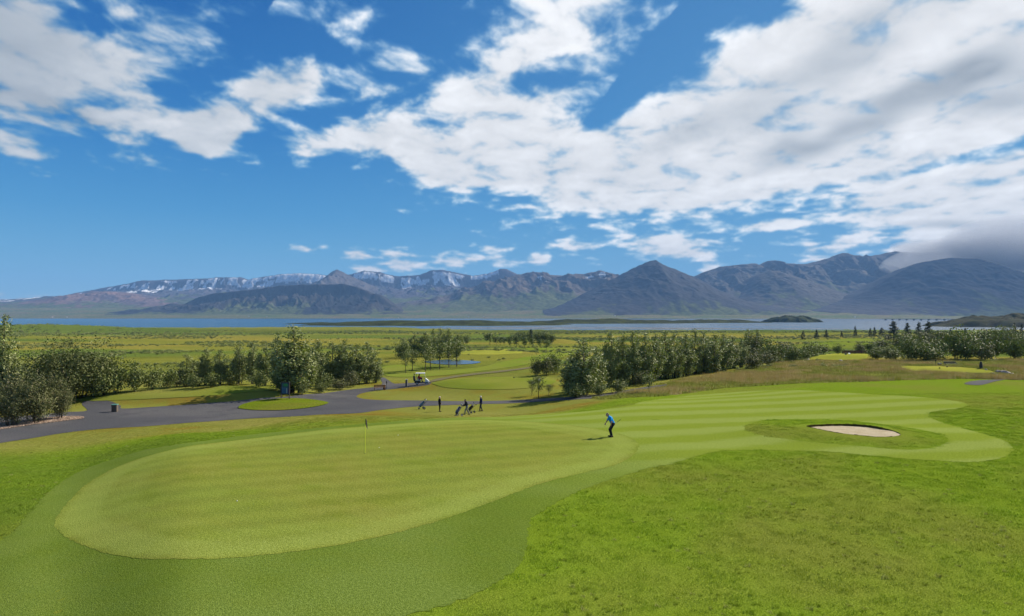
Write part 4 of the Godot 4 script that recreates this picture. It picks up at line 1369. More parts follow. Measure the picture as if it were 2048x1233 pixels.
	set_out(SAPLING, make.call("sapling", [young[1]], birch, shiny, "tree"), 4.5, 2.9, ["lone sapling where the path meets the dry grass", 1, "slim sapling in front of the black tee box", 2, "tallest sapling, in front of the white tee sign", 3, "little sapling between the tee sign and poplars"], "saplings along the path", 9)
	set_out(BUSH_WEST, make.call("willow_bush", bush, bark, soft, "bush"), 3.0, 3.8, ["olive green bush at the foot of the trees behind the long tee"], "bushes below the trees behind the long tee", 10)
	set_out(BUSH_MID, make.call("willow_bush", bush, bark, soft, "bush"), 3.0, 3.8, ["bush at the foot of the dense poplar row"], "bushes below the dense poplar row", 11)
	set_out(BUSH_EAST, make.call("willow_bush", bush, bark, soft, "bush"), 3.0, 3.8, ["grey green bush in the scrub between poplars and red fence", 13, "small bush right behind the dark red fence", 15, "bush at the edge of the scrub behind the oval tee", 27, "bush in the middle of the scrub behind the oval tee", 38, "bush at the back of the scrub below the spruces"], "bushes in the scrub round the far tees", 12, 0.5)
	set_out(SPRUCE, make.call("spruce_tree", spruce, bark, needles, "tree"), 6.0, 3.0, ["small dark spruce among grass before the fjord", 8, "biggest dark spruce, standing before the bridge", 9, "narrow dark spruce beside the biggest spruce", 12, "dark spruce in the scrub before the heathery hill", 14, "dark spruce in the thicket behind the small round trees", 15, "dark spruce in the scrub before the heathery hill"], "spruces before the fjord", 13)
	set_out(SHRUB, make.call("brown_shrub", [shrub], bark, soft, "shrub"), 4.2, 4.4, ["loose brownish shrub at the broad end of the bark bed", 1, "tallest brownish shrub, in the middle of the bark bed", 2, "loose brownish shrub near the tip of the bark bed"], "brown shrubs in the bark bed", 14)

func build_grass(fairway: PackedVector2Array, mound: PackedVector2Array, path: PackedVector2Array) -> void:
	var r := RandomNumberGenerator.new()
	r.seed = 77
	var grassy := tinted(0.75)
	grassy.metallic_specular = 0.05
	grassy.backlight_enabled = true
	grassy.backlight = Color(0.5, 0.56, 0.16)
	var tufts := [[], [], []]
	var tints := [PackedColorArray(), PackedColorArray(), PackedColorArray()]
	var z := -17.0
	while z > -74.0:
		var x := z * 0.8
		while x < -z * 0.8:
			var p := Vector2(x + r.randf_range(-0.2, 0.2), z + r.randf_range(-0.2, 0.2))
			var ok := not Geometry2D.is_point_in_polygon(p, fairway) and not Geometry2D.is_point_in_polygon(p, path)
			if not ok and p.distance_to(bunker_mid) < 10.0:
				ok = Geometry2D.is_point_in_polygon(p, mound) and not Geometry2D.is_point_in_polygon(p, bunker_hollow)
			if ok:
				var k := r.randi_range(0, 2)
				var s := r.randf_range(0.75, 1.2)
				var tall := r.randf_range(0.7, 1.35) * (1.0 + 1.1 * flecks.get_noise_2d(p.x * 1.1, p.y * 1.1))
				if land(p.x, p.y) < 18.4 or -z > 62.0:
					tall *= 0.55
				tufts[k].append(Transform3D(Basis(Vector3.UP, r.randf() * TAU) * Basis.from_scale(Vector3(s, tall, s)), on(p)))
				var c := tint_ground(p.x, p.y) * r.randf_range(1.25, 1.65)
				tints[k].append(Color(c.r, c.g, c.b))
			x += 0.4
		z -= 0.4
	# longer tufts and dry stalks that the mower left
	var long_: Array = []
	var shade := PackedColorArray()
	for k in 5200:
		var d := lerpf(18.0, 62.0, r.randf() ** 1.4)
		var p := Vector2(r.randf_range(-0.78, 0.78) * d, -d)
		if Geometry2D.is_point_in_polygon(p, fairway) or Geometry2D.is_point_in_polygon(p, path) or patches.get_noise_2d(p.x * 3.0, p.y * 3.0) < r.randf_range(-0.3, 0.35):
			continue
		var s := r.randf_range(0.6, 1.3)
		long_.append(Transform3D(Basis(Vector3.UP, r.randf() * TAU) * Basis.from_scale(Vector3(s, s * r.randf_range(0.6, 1.2), s)), on(p)))
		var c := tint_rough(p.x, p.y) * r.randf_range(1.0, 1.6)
		if r.randf() < 0.22:
			c = c.lerp(dye(206, 198, 140), 0.6)
		shade.append(Color(c.r, c.g, c.b))
	swarm("grass_tufts", blades(330, 46, 0.09, 0.1, 0.006, 0.045, Color.WHITE), grassy, long_, shade, "longer grass tufts scattered over the rough", "grass")
	for k in 3:
		swarm("rough_grass", blades(300 + k, 120, 0.3, 0.055, 0.007, 0.022, Color.WHITE), grassy, tufts[k], tints[k], "short rough grass round the mown fairway", "grass")

func build_heath(heath: PackedVector2Array, keep: Array) -> void:
	var r := RandomNumberGenerator.new()
	r.seed = 78
	var dry := tinted(0.85)
	dry.backlight_enabled = true
	dry.backlight = Color(0.5, 0.45, 0.28)
	var lo := heath[0]
	var hi := heath[0]
	for p in heath:
		lo = lo.min(p)
		hi = hi.max(p)
	var tufts := [[], []]
	var tints := [PackedColorArray(), PackedColorArray()]
	var z := hi.y
	while z > lo.y:
		var step := 0.55 + maxf(-z - 100.0, 0.0) * 0.006
		var x := lo.x
		while x < hi.x:
			var p := Vector2(x + r.randf_range(-0.3, 0.3), z + r.randf_range(-0.3, 0.3))
			if Geometry2D.is_point_in_polygon(p, heath):
				var ok := true
				for e in keep:
					if Geometry2D.is_point_in_polygon(p, e):
						ok = false
				if ok:
					var n := patches.get_noise_2d(p.x * 0.9, p.y * 0.9)
					var f := flecks.get_noise_2d(p.x * 0.8, p.y * 0.8)
					var k := 0 if n + f * 0.6 + r.randf_range(-0.2, 0.2) > 0.02 else 1
					var s := r.randf_range(0.8, 1.5)
					tufts[k].append(Transform3D(Basis(Vector3.UP, r.randf() * TAU) * Basis.from_scale(Vector3(s, s * r.randf_range(0.6, 1.3) * (1.0 + n), s)), on(p)))
					var c := (dye(204, 182, 138).lerp(dye(190, 182, 112), clampf(0.5 + f, 0.0, 1.0)) if k == 0 else dye(158, 168, 80)) * r.randf_range(1.0, 1.45)
					tints[k].append(Color(c.r, c.g, c.b))
			x += step
		z -= step
	for k in 2:
		swarm(["heath_grass", "heath_herbs"][k], blades(310 + k, 110, 0.45, 0.36 if k == 0 else 0.26, 0.009 if k == 0 else 0.02, 0.16, Color.WHITE), dry, tufts[k], tints[k], ["tall reddish brown grass on the unmown strip", "green herbs among the tall dry grass"][k], "grass")

func build_marsh(keep: Array) -> void:
	var r := RandomNumberGenerator.new()
	r.seed = 79
	var leafy := foliage(0.8, Color(0.2, 0.26, 0.1))
	var tufts := [[], []]
	var tints := [PackedColorArray(), PackedColorArray()]
	for k in 26000:
		var d := 125.0 * pow(10.0, r.randf() ** 0.85)
		var x := r.randf_range(-0.85, 0.85) * d
		var p := Vector2(x, -d)
		var far := 1.0 / (1.0 + d * 0.003)
		var band := 1.6 * lumps.get_noise_2d(x * 0.6 * far, -d * 1.7 * far + 40.0) + 0.6 * patches.get_noise_2d(x * 0.3, -d * 0.6)
		if band < r.randf_range(0.05, 0.3) or land(x, -d) < 1.0:
			continue
		if d < 260.0:
			var ok := true
			for e in keep:
				if Geometry2D.is_point_in_polygon(p, e):
					ok = false
					break
			if not ok:
				continue
			if x > -38.0 and x < 26.0 and r.randf() < 0.94:
				continue
		var q := 0 if r.randf() < 0.7 else 1
		var s := r.randf_range(0.45, 1.1) * (0.55 + d * 0.0016)
		tufts[q].append(Transform3D(Basis(Vector3.UP, r.randf() * TAU) * Basis.from_scale(Vector3(s * 1.5, s * r.randf_range(0.5, 0.9), s * 1.5)), on(p, -0.05)))
		var c := dye(150, 162, 88).lerp(dye(168, 168, 100), r.randf()) * r.randf_range(1.0, 1.45)
		if q == 1:
			c = dye(128, 142, 80) * r.randf_range(0.9, 1.3)
		tints[q].append(Color(c.r, c.g, c.b))
	for q in 2:
		var m: Array = grow({"seed": 320 + q, "h": 1.0, "w": 0.75, "stems": 4, "limbs": 8, "leaves": 9, "leaf": 0.11, "shape": "bush", "rise": 0.7, "tones": [Color(0.75, 0.75, 0.75), Color(1.05, 1.05, 1.0), Color(1.2, 1.2, 1.1)], "bark": Color.WHITE, "jitter": 0.22})
		swarm("marsh_scrub", m[1], leafy, tufts[q], tints[q], ["low grey green willow scrub spread over the marsh", "darker patches of low scrub on the marsh"][q], "scrub")

# ---------------------------------------------------------------- people

func skin_over(bones: Array, cell: float, k: float, s: Shape, ink: Color) -> void:
	# one smooth surface round tapered bones [a, b, ra, rb], meshed as surface nets and added to s
	var lo := Vector3.ONE * 1e9
	var hi := -lo
	for b in bones:
		var m: float = maxf(b[2], b[3]) + cell * 2.5
		lo = lo.min((b[0] as Vector3).min(b[1]) - Vector3.ONE * m)
		hi = hi.max((b[0] as Vector3).max(b[1]) + Vector3.ONE * m)
	var nx := int((hi.x - lo.x) / cell) + 2
	var ny := int((hi.y - lo.y) / cell) + 2
	var nz := int((hi.z - lo.z) / cell) + 2
	var g := PackedFloat32Array()
	g.resize(nx * ny * nz)
	g.fill(1.0)
	for b in bones:
		var a: Vector3 = b[0]
		var ab: Vector3 = b[1] - a
		var ra: float = b[2]
		var rb: float = b[3]
		var inv := 1.0 / maxf(ab.length_squared(), 1e-9)
		var m := maxf(ra, rb) + maxf(k, cell * 2.2)
		var p0 := ((a.min(b[1]) - Vector3.ONE * m - lo) / cell).floor()
		var p1 := ((a.max(b[1]) + Vector3.ONE * m - lo) / cell).ceil()
		for z in range(maxi(0, int(p0.z)), mini(nz, int(p1.z) + 1)):
			for y in range(maxi(0, int(p0.y)), mini(ny, int(p1.y) + 1)):
				var at := (z * ny + y) * nx
				for x in range(maxi(0, int(p0.x)), mini(nx, int(p1.x) + 1)):
					var q := Vector3(lo.x + x * cell, lo.y + y * cell, lo.z + z * cell) - a
					var t := clampf(q.dot(ab) * inv, 0.0, 1.0)
					var d := (q - ab * t).length() - lerpf(ra, rb, t)
					var e := g[at + x]
					var h := maxf(k - absf(d - e), 0.0) / k
					g[at + x] = minf(d, e) - h * h * k * 0.25
	var where := {}
	var step := [1, nx, nx * ny]
	for z in nz - 1:
		for y in ny - 1:
			for x in nx - 1:
				var at := (z * ny + y) * nx + x
				var f := g[at]
				if absf(f) > cell * 1.8:
					continue
				var neg := 0
				var mid := Vector3.ZERO
				var n := 0
				for q in 8:
					if g[at + (q & 1) + ((q >> 1) & 1) * nx + (q >> 2) * nx * ny] < 0.0:
						neg += 1
				if neg == 0 or neg == 8:
					continue
				for q in 8:
					var i0 := at + (q & 1) + ((q >> 1) & 1) * nx + (q >> 2) * nx * ny
					for ax in 3:
						if not (q >> ax) & 1:
							var f0 := g[i0]
							var f1 := g[i0 + step[ax]]
							if (f0 < 0.0) != (f1 < 0.0):
								var c := Vector3(q & 1, (q >> 1) & 1, q >> 2)
								c[ax] += f0 / (f0 - f1)
								mid += c
								n += 1
				mid /= n
				var nn := Vector3(g[at + 1] - f, g[at + nx] - f, g[at + nx * ny] - f)
				nn += Vector3(g[at + 1 + nx + nx * ny] - g[at + nx + nx * ny], g[at + 1 + nx + nx * ny] - g[at + 1 + nx * ny], g[at + 1 + nx + nx * ny] - g[at + 1 + nx])
				where[at] = s.v.size()
				s.v.append(lo + (Vector3(x, y, z) + mid) * cell)
				s.n.append(nn.normalized())
				s.c.append(ink)
	for at in where:
		for ax in 3:
			var u: int = step[(ax + 1) % 3]
			var w: int = step[(ax + 2) % 3]
			if (g[at] < 0.0) == (g[at + step[ax]] < 0.0):
				continue
			if where.has(at - u) and where.has(at - w) and where.has(at - u - w):
				var q := [where[at], where[at - u], where[at - u - w], where[at - w]]
				for t in [0, 1, 2, 0, 2, 3]:
					s.i.append(q[t])

func hand(bones: Array, wrist: Vector3, tip: Vector3, palm: Vector3, curl: float, side: float) -> void:
	# palm and five fingers from the wrist towards tip; palm is where its inside looks
	var f := (tip - wrist).normalized()
	var across := f.cross(palm).normalized() * side
	var inn := across.cross(f).normalized()
	inn = inn * signf(inn.dot(palm)) if absf(inn.dot(palm)) > 0.01 else inn
	for k in 4:
		var o := across * (k - 1.5) * 0.021
		var base := wrist + f * 0.085 + o
		bones.append([wrist + f * 0.01 + o * 0.7, base, 0.017, 0.013])
		var l: float = [0.068, 0.078, 0.073, 0.056][k]
		var d1 := (f + inn * curl * 0.6).normalized()
		var d2 := (f * (1.0 - curl) + inn * curl * 1.4).normalized()
		bones.append([base, base + d1 * l * 0.55, 0.0095, 0.0088])
		bones.append([base + d1 * l * 0.55, base + d1 * l * 0.55 + d2 * l * 0.5, 0.0088, 0.0075])
	var th := wrist + f * 0.03 - across * 0.034
	var td := (f * 0.7 - across * 0.6 + inn * 0.4).normalized()
	bones.append([th, th + td * 0.04, 0.012, 0.0105])
	bones.append([th + td * 0.04, th + td * 0.04 + (f + inn * curl).normalized() * 0.032, 0.0105, 0.0085])

func puff(bones: Array, by: float) -> Array:
	var out := []
	for b in bones:
		out.append([b[0], b[1], b[2] + by, b[3] + by])
	return out

func person(label: String, at: Vector3, turn: float, J: Dictionary, look: Dictionary, group := "") -> Node3D:
	# faces local +z, its left is +x
	var t := thing("person", label, "person", at, turn, group)
	var flesh: Color = look.get("skin", Color(0.5, 0.3, 0.22))
	var plain := tinted(0.7)
	var cloth := tinted(0.9)
	var face: Vector3 = (look.get("gaze", Vector3(0, -0.1, 1)) as Vector3).normalized()
	var head: Vector3 = J.head
	var right := face.cross(Vector3.UP).normalized()
	var crown := right.cross(face).normalized()
	var trunk := [[J.pelvis, J.chest, 0.125, 0.135], [J.hipL, J.hipR, 0.1, 0.1], [J.shL, J.shR, 0.075, 0.075], [J.chest + Vector3(0.06, 0, 0), J.chest - Vector3(0.06, 0, 0), 0.12, 0.12], [J.chest, J.neck, 0.1, 0.06]]
	var arms := []
	var legs := []
	var feet := []
	for s in ["L", "R"]:
		arms.append([J["sh" + s], J["el" + s], 0.055, 0.043])
		arms.append([J["el" + s], J["wr" + s], 0.043, 0.03])
		legs.append([J["hip" + s], J["kn" + s], 0.088, 0.06])
		legs.append([J["kn" + s], J["an" + s], 0.06, 0.042])
		feet.append([J["an" + s], J["an" + s] + Vector3(0, -0.03, -0.03), 0.045, 0.04])
		feet.append([J["an" + s] + Vector3(0, -0.035, 0), J["to" + s], 0.045, 0.034])
	var body := Shape.new()
	skin_over(trunk + arms + legs + feet + [[J.neck, head - crown * 0.04, 0.056, 0.05]], 0.024, 0.05, body, flesh)
	skin_over([[head + crown * 0.035 - face * 0.012, head + crown * 0.02 + face * 0.012, 0.092, 0.086], [head - crown * 0.06 + face * 0.035, head + face * 0.03, 0.056, 0.07], [head - crown * 0.11 - face * 0.02, head - crown * 0.05, 0.05, 0.055],
		[head + face * 0.098 + crown * 0.01, head + face * 0.115 - crown * 0.018, 0.012, 0.017], [head + right * 0.09 - crown * 0.015, head + right * 0.094 + crown * 0.02, 0.016, 0.018], [head - right * 0.09 - crown * 0.015, head - right * 0.094 + crown * 0.02, 0.016, 0.018],
		[head + face * 0.098 - crown * 0.055 - right * 0.02, head + face * 0.098 - crown * 0.055 + right * 0.02, 0.009, 0.009]], 0.0095, 0.02, body, flesh)
	for s in ["L", "R"]:
		var f := []
		hand(f, J["wr" + s], J["ha" + s], J.get("palm" + s, Vector3(-1 if s == "L" else 1, 0, 0.3)), look.get("curl", 0.5), 1.0 if s == "L" else -1.0)
		skin_over(f, 0.0065, 0.006, body, flesh)
	obj("body", body.mesh(), plain, t)
	var top := Shape.new()
	var sleeve: float = look.get("sleeve", 1.0)
	var sl := []
	for k in arms.size():
		var b: Array = arms[k]
		if sleeve >= 1.0 or k % 2 == 0:
			sl.append([b[0], (b[0] as Vector3).lerp(b[1], 1.0 if sleeve >= 1.0 else sleeve), b[2], b[3]])
	skin_over(puff(trunk + sl, 0.02), 0.026, 0.05, top, look.shirt)
	obj("shirt" if sleeve < 1.0 else "jacket", top.mesh(), cloth, t)
	var low := Shape.new()
	skin_over(puff([[J.hipL, J.hipR, 0.108, 0.108], [J.pelvis, (J.pelvis as Vector3).lerp(J.chest, 0.2), 0.128, 0.122]] + legs, 0.017), 0.026, 0.045, low, look.trousers)
	obj("trousers", low.mesh(), cloth, t)
	for s in ["L", "R"]:
		var shoe := Shape.new()
		var a: Vector3 = J["an" + s]
		skin_over([[a + Vector3(0, -0.01, 0), a + Vector3(0, -0.035, -0.035), 0.056, 0.052], [a + Vector3(0, -0.04, 0), J["to" + s], 0.055, 0.042]], 0.018, 0.03, shoe, look.get("shoes", Color(0.02, 0.02, 0.022)))
		obj("shoe", shoe.mesh(), plain, t)
	var hair := Shape.new()
	if look.has("cap"):
		skin_over([[head + crown * 0.062 - face * 0.012, head + crown * 0.055 + face * 0.012, 0.09, 0.086]], 0.012, 0.02, hair, look.cap)
		skin_over([[head + crown * 0.05 + face * 0.08 - right * 0.05, head + crown * 0.05 + face * 0.08 + right * 0.05, 0.012, 0.012], [head + crown * 0.045 + face * 0.135 - right * 0.03, head + crown * 0.045 + face * 0.135 + right * 0.03, 0.011, 0.011]], 0.009, 0.05, hair, look.cap)
		obj("cap", hair.mesh(), cloth, t)
	else:
		skin_over([[head + crown * 0.055 - face * 0.035, head + crown * 0.06 + face * 0.02, 0.085, 0.068], [head + crown * 0.01 - face * 0.06, head - crown * 0.05 - face * 0.055, 0.062, 0.05]], 0.011, 0.02, hair, look.hair)
		obj("hair", hair.mesh(), cloth, t)
	for s in [-1.0, 1.0]:
		var eye := Shape.new()
		eye.ink = Color(0.03, 0.025, 0.02)
		eye.ball(head + face * 0.091 + crown * 0.014 + right * 0.033 * s, Vector3.ONE * 0.011, 8, 6)
		obj("eye", eye.mesh(), plain, t)
	return t

func upright(stride: float, side := 0.1) -> Dictionary:
	# joints of a standing figure 1.78 m tall; stride parts the feet along z
	return {"pelvis": Vector3(0, 0.97, 0), "chest": Vector3(0, 1.32, 0.0), "neck": Vector3(0, 1.49, -0.005), "head": Vector3(0, 1.64, 0.02),
		"hipL": Vector3(0.09, 0.94, 0), "hipR": Vector3(-0.09, 0.94, 0), "knL": Vector3(side, 0.5, stride * 0.6 + 0.03), "knR": Vector3(-side, 0.5, -stride * 0.25 + 0.03),
		"anL": Vector3(side, 0.085, stride), "anR": Vector3(-side, 0.085, -stride), "toL": Vector3(side + 0.03, 0.04, stride + 0.17), "toR": Vector3(-side - 0.03, 0.04, -stride + 0.17),
		"shL": Vector3(0.18, 1.43, 0), "shR": Vector3(-0.18, 1.43, 0), "elL": Vector3(0.25, 1.14, -0.04), "elR": Vector3(-0.25, 1.14, -0.04),
		"wrL": Vector3(0.2, 0.96, 0.12), "wrR": Vector3(-0.2, 0.96, 0.12), "haL": Vector3(0.14, 0.92, 0.2), "haR": Vector3(-0.14, 0.92, 0.2)}

func seated() -> Dictionary:
	# hips at the origin's height
	return {"pelvis": Vector3(0, 0.1, 0), "chest": Vector3(0, 0.45, -0.03), "neck": Vector3(0, 0.62, 0.0), "head": Vector3(0, 0.77, 0.04),
		"hipL": Vector3(0.09, 0.1, 0.02), "hipR": Vector3(-0.09, 0.1, 0.02), "knL": Vector3(0.12, 0.15, 0.44), "knR": Vector3(-0.12, 0.15, 0.44),
		"anL": Vector3(0.12, -0.27, 0.5), "anR": Vector3(-0.12, -0.27, 0.5), "toL": Vector3(0.13, -0.32, 0.66), "toR": Vector3(-0.13, -0.32, 0.66),
		"shL": Vector3(0.18, 0.56, -0.02), "shR": Vector3(-0.18, 0.56, -0.02), "elL": Vector3(0.24, 0.32, 0.12), "elR": Vector3(-0.24, 0.32, 0.12),
		"wrL": Vector3(0.14, 0.34, 0.38), "wrR": Vector3(-0.14, 0.34, 0.38), "haL": Vector3(0.1, 0.36, 0.47), "haR": Vector3(-0.1, 0.36, 0.47)}

func build_people() -> void:
	# the golfer on the green, bent forward with the putter under his arm
	var J := {"pelvis": Vector3(0, 0.92, -0.1), "chest": Vector3(0, 1.25, 0.07), "neck": Vector3(0, 1.39, 0.17), "head": Vector3(0, 1.51, 0.27), "hipL": Vector3(0.09, 0.89, -0.1), "hipR": Vector3(-0.09, 0.89, -0.1),
		"knL": Vector3(0.11, 0.5, 0.07), "knR": Vector3(-0.12, 0.5, 0.12), "anL": Vector3(0.1, 0.085, -0.04), "anR": Vector3(-0.14, 0.085, 0.02), "toL": Vector3(0.13, 0.04, 0.13), "toR": Vector3(-0.17, 0.04, 0.19),
		"shL": Vector3(0.18, 1.34, 0.1), "shR": Vector3(-0.18, 1.34, 0.13), "elL": Vector3(0.25, 1.07, -0.0), "elR": Vector3(-0.21, 1.08, 0.28), "wrL": Vector3(0.2, 0.86, 0.05), "wrR": Vector3(-0.16, 0.9, 0.4),
		"haL": Vector3(0.17, 0.77, 0.07), "haR": Vector3(-0.15, 0.81, 0.42)}
	var spot := Vector2(6.86, -47.19)
	person("golfer in bright blue shirt bending forward on the green", on(spot, 0.02), -PI / 2 - 0.1, J, {"shirt": Color(0.02, 0.25, 0.62), "trousers": Color(0.02, 0.024, 0.035), "sleeve": 0.75, "hair": Color(0.28, 0.22, 0.15), "gaze": Vector3(0, -0.55, 1), "skin": Color(0.48, 0.29, 0.21), "curl": 0.75})
	var club := thing("putter", "thin dark putter tucked under the blue shirted golfer's arm", "golf club", on(spot, 0.02), -PI / 2 - 0.1)
	var g0 := Vector3(0.185, 1.24, -0.62)
	var g1 := Vector3(0.185, 0.56, 0.2)
	var s := Shape.new()
	s.ink = Color(0.35, 0.36, 0.38)
	s.tube([g0.lerp(g1, 0.28), g1], [0.006, 0.005], 6)
	obj("shaft", s.mesh(), paint(Color(0.3, 0.3, 0.32), 0.3, 0.9), club)
	s = Shape.new()
	s.tube([g0, g0.lerp(g1, 0.3)], [0.016, 0.012], 8)
	obj("grip", s.mesh(), paint(Color(0.03, 0.03, 0.03), 0.8), club)
	s = Shape.new()
	s.box(g1 + Vector3(0.03, -0.01, 0), Vector3(0.11, 0.028, 0.03), Basis.IDENTITY, 0.006)
	obj("club_head", s.mesh(), paint(Color(0.12, 0.12, 0.13), 0.3, 0.8), club)

	# three more beside the path
	var A := upright(0.02, 0.08)
	person("person in black clothes and pale cap standing between the golf trolleys", on(Vector2(-8.45, -79.73)), PI / 2 + 0.3, A, {"shirt": Color(0.012, 0.012, 0.018), "trousers": Color(0.012, 0.012, 0.015), "cap": Color(0.75, 0.6, 0.52)})
	var B := upright(0.16, 0.07)
	person("person in navy jacket and white cap walking on the grass", on(Vector2(-3.64, -80.34)), -PI / 2 + 0.25, B, {"shirt": Color(0.015, 0.02, 0.075), "trousers": Color(0.05, 0.052, 0.062), "cap": Color(0.8, 0.79, 0.76), "shoes": Color(0.03, 0.03, 0.03)})
	var C := upright(0.27, 0.08)
	C.merge({"chest": Vector3(0, 1.24, 0.1), "neck": Vector3(0, 1.4, 0.15), "head": Vector3(0, 1.53, 0.21), "pelvis": Vector3(0, 0.92, 0), "hipL": Vector3(0.09, 0.89, 0), "hipR": Vector3(-0.09, 0.89, 0), "shL": Vector3(0.18, 1.34, 0.12), "shR": Vector3(-0.18, 1.34, 0.12),
		"elL": Vector3(0.25, 1.08, 0.18), "elR": Vector3(-0.25, 1.08, 0.18), "wrL": Vector3(0.21, 0.98, 0.4), "wrR": Vector3(-0.21, 0.98, 0.4), "haL": Vector3(0.19, 0.97, 0.5), "haR": Vector3(-0.19, 0.97, 0.5)}, true)
	person("person in dark jacket and pale grey trousers stepping behind a trolley", on(Vector2(-4.90, -74.43)), -PI / 2 + 0.2, C, {"shirt": Color(0.018, 0.02, 0.028), "trousers": Color(0.2, 0.2, 0.2), "hair": Color(0.03, 0.022, 0.018), "shoes": Color(0.05, 0.05, 0.05), "curl": 0.8})

# ---------------------------------------------------------------- things on the course

func wheel(parent: Node3D, at: Vector3, r: float, w: float, rim: Color) -> void:
	# axle along x
	var lay := Transform3D(Basis(Vector3(0, 1, 0), Vector3(1, 0, 0), Vector3(0, 0, -1)), at)
	var s := Shape.new()
	s.lathe(lay, [[r * 0.6, -w * 0.46], [r * 0.88, -w * 0.5], [r, -w * 0.3], [r, w * 0.3], [r * 0.88, w * 0.5], [r * 0.6, w * 0.46]], 20, false)
	var hub := Node3D.new()
	hub.name = "wheel"
	parent.add_child(hub, true)
	obj("tyre", s.mesh(), paint(Color(0.015, 0.015, 0.016), 0.8), hub)
	s = Shape.new()
	s.lathe(lay, [[r * 0.62, -w * 0.4], [r * 0.5, -w * 0.32], [r * 0.12, -w * 0.3], [r * 0.12, w * 0.3], [r * 0.5, w * 0.32], [r * 0.62, w * 0.4]], 16)
	obj("rim", s.mesh(), paint(rim, 0.35, 0.3), hub)

func golf_trolley(label: String, p: Vector2, turn: float, bag: Color, trim: Color, group: String, seed_: int) -> void:
	# three wheels, a folding frame, and a bag of clubs leaning on it; it faces +z, the bag leans back
	var r := RandomNumberGenerator.new()
	r.seed = seed_
	var t := thing("golf_trolley", label, "golf trolley", on(p), turn, group)
	wheel(t, Vector3(0.3, 0.14, -0.1), 0.14, 0.05, Color(0.3, 0.3, 0.32))
	wheel(t, Vector3(-0.3, 0.14, -0.1), 0.14, 0.05, Color(0.3, 0.3, 0.32))
	wheel(t, Vector3(0, 0.12, 0.5), 0.12, 0.05, Color(0.3, 0.3, 0.32))
	var metal := paint(Color(0.06, 0.06, 0.065), 0.4, 0.5)
	var s := Shape.new()
	s.tube([Vector3(0, 0.13, 0.5), Vector3(0, 0.26, 0.34), Vector3(0, 0.62, -0.12), Vector3(0, 1.0, -0.52)], [0.018, 0.02, 0.02, 0.018], 8)
	s.tube([Vector3(0.29, 0.14, -0.1), Vector3(0, 0.36, 0.18)], [0.014, 0.014], 6)
	s.tube([Vector3(-0.29, 0.14, -0.1), Vector3(0, 0.36, 0.18)], [0.014, 0.014], 6)
	obj("frame", s.mesh(), metal, t)
	s = Shape.new()
	s.tube([Vector3(0.13, 1.03, -0.58), Vector3(0.06, 1.0, -0.53), Vector3(-0.06, 1.0, -0.53), Vector3(-0.13, 1.03, -0.58)], [0.02, 0.018, 0.018, 0.02], 8)
	obj("handle", s.mesh(), paint(Color(0.02, 0.02, 0.02), 0.8), t)
	var lean := Basis(Vector3.RIGHT, -0.72)
	var foot := Vector3(0, 0.3, 0.42)
	var sack := Node3D.new()
	sack.name = "golf_bag"
	t.add_child(sack, true)
	s = Shape.new()
	s.lathe(Transform3D(lean, foot), [[0.1, 0.0], [0.135, 0.03], [0.14, 0.3], [0.125, 0.55], [0.13, 0.78], [0.14, 0.82], [0.12, 0.83]], 16)
	obj("bag_body", s.mesh(), paint(bag, 0.7), sack)
	s = Shape.new()
	s.box(foot + lean * Vector3(0, 0.26, 0.13), Vector3(0.2, 0.34, 0.11), lean, 0.035)
	obj("pocket", s.mesh(), paint(trim, 0.75), sack)
	s = Shape.new()
	s.box(foot + lean * Vector3(0.13, 0.36, 0.02), Vector3(0.08, 0.5, 0.16), lean, 0.03)
	obj("pocket", s.mesh(), paint(bag.lerp(trim, 0.35), 0.75), sack)
	s = Shape.new()
	s.box(foot + lean * Vector3(-0.06, 0.62, 0.13), Vector3(0.05, 0.3, 0.03), lean, 0.012)
	obj("towel", s.mesh(), paint(Color(0.62, 0.65, 0.7), 0.95), sack)
	for k in 7:
		var o := Vector3(r.randf_range(-0.08, 0.08), 0.8, r.randf_range(-0.08, 0.08))
		var e := o + Vector3(r.randf_range(-0.05, 0.05), r.randf_range(0.18, 0.36), r.randf_range(-0.05, 0.05))
		var club := Node3D.new()
		club.name = "club"
		sack.add_child(club, true)
		s = Shape.new()
		s.ink = Color(0.4, 0.4, 0.42)
		s.tube([foot + lean * o, foot + lean * e], [0.006, 0.006], 5)
		if k < 3:
			s.ink = Color(0.02, 0.02, 0.025) if k else Color(0.75, 0.75, 0.78)
			s.ball(foot + lean * (e + Vector3(0.02, 0.04, 0)), Vector3(0.05, 0.065, 0.042), 10, 6)
		else:
			s.ink = Color(0.5, 0.5, 0.52)
			s.box(foot + lean * (e + Vector3(0.025, 0.01, 0)), Vector3(0.075, 0.05, 0.018), lean, 0.006)
		var m := obj("shaft_and_head", s.mesh(), tinted(0.35), sack)
		sack.remove_child(club)
		club.free()
		m.name = "club"

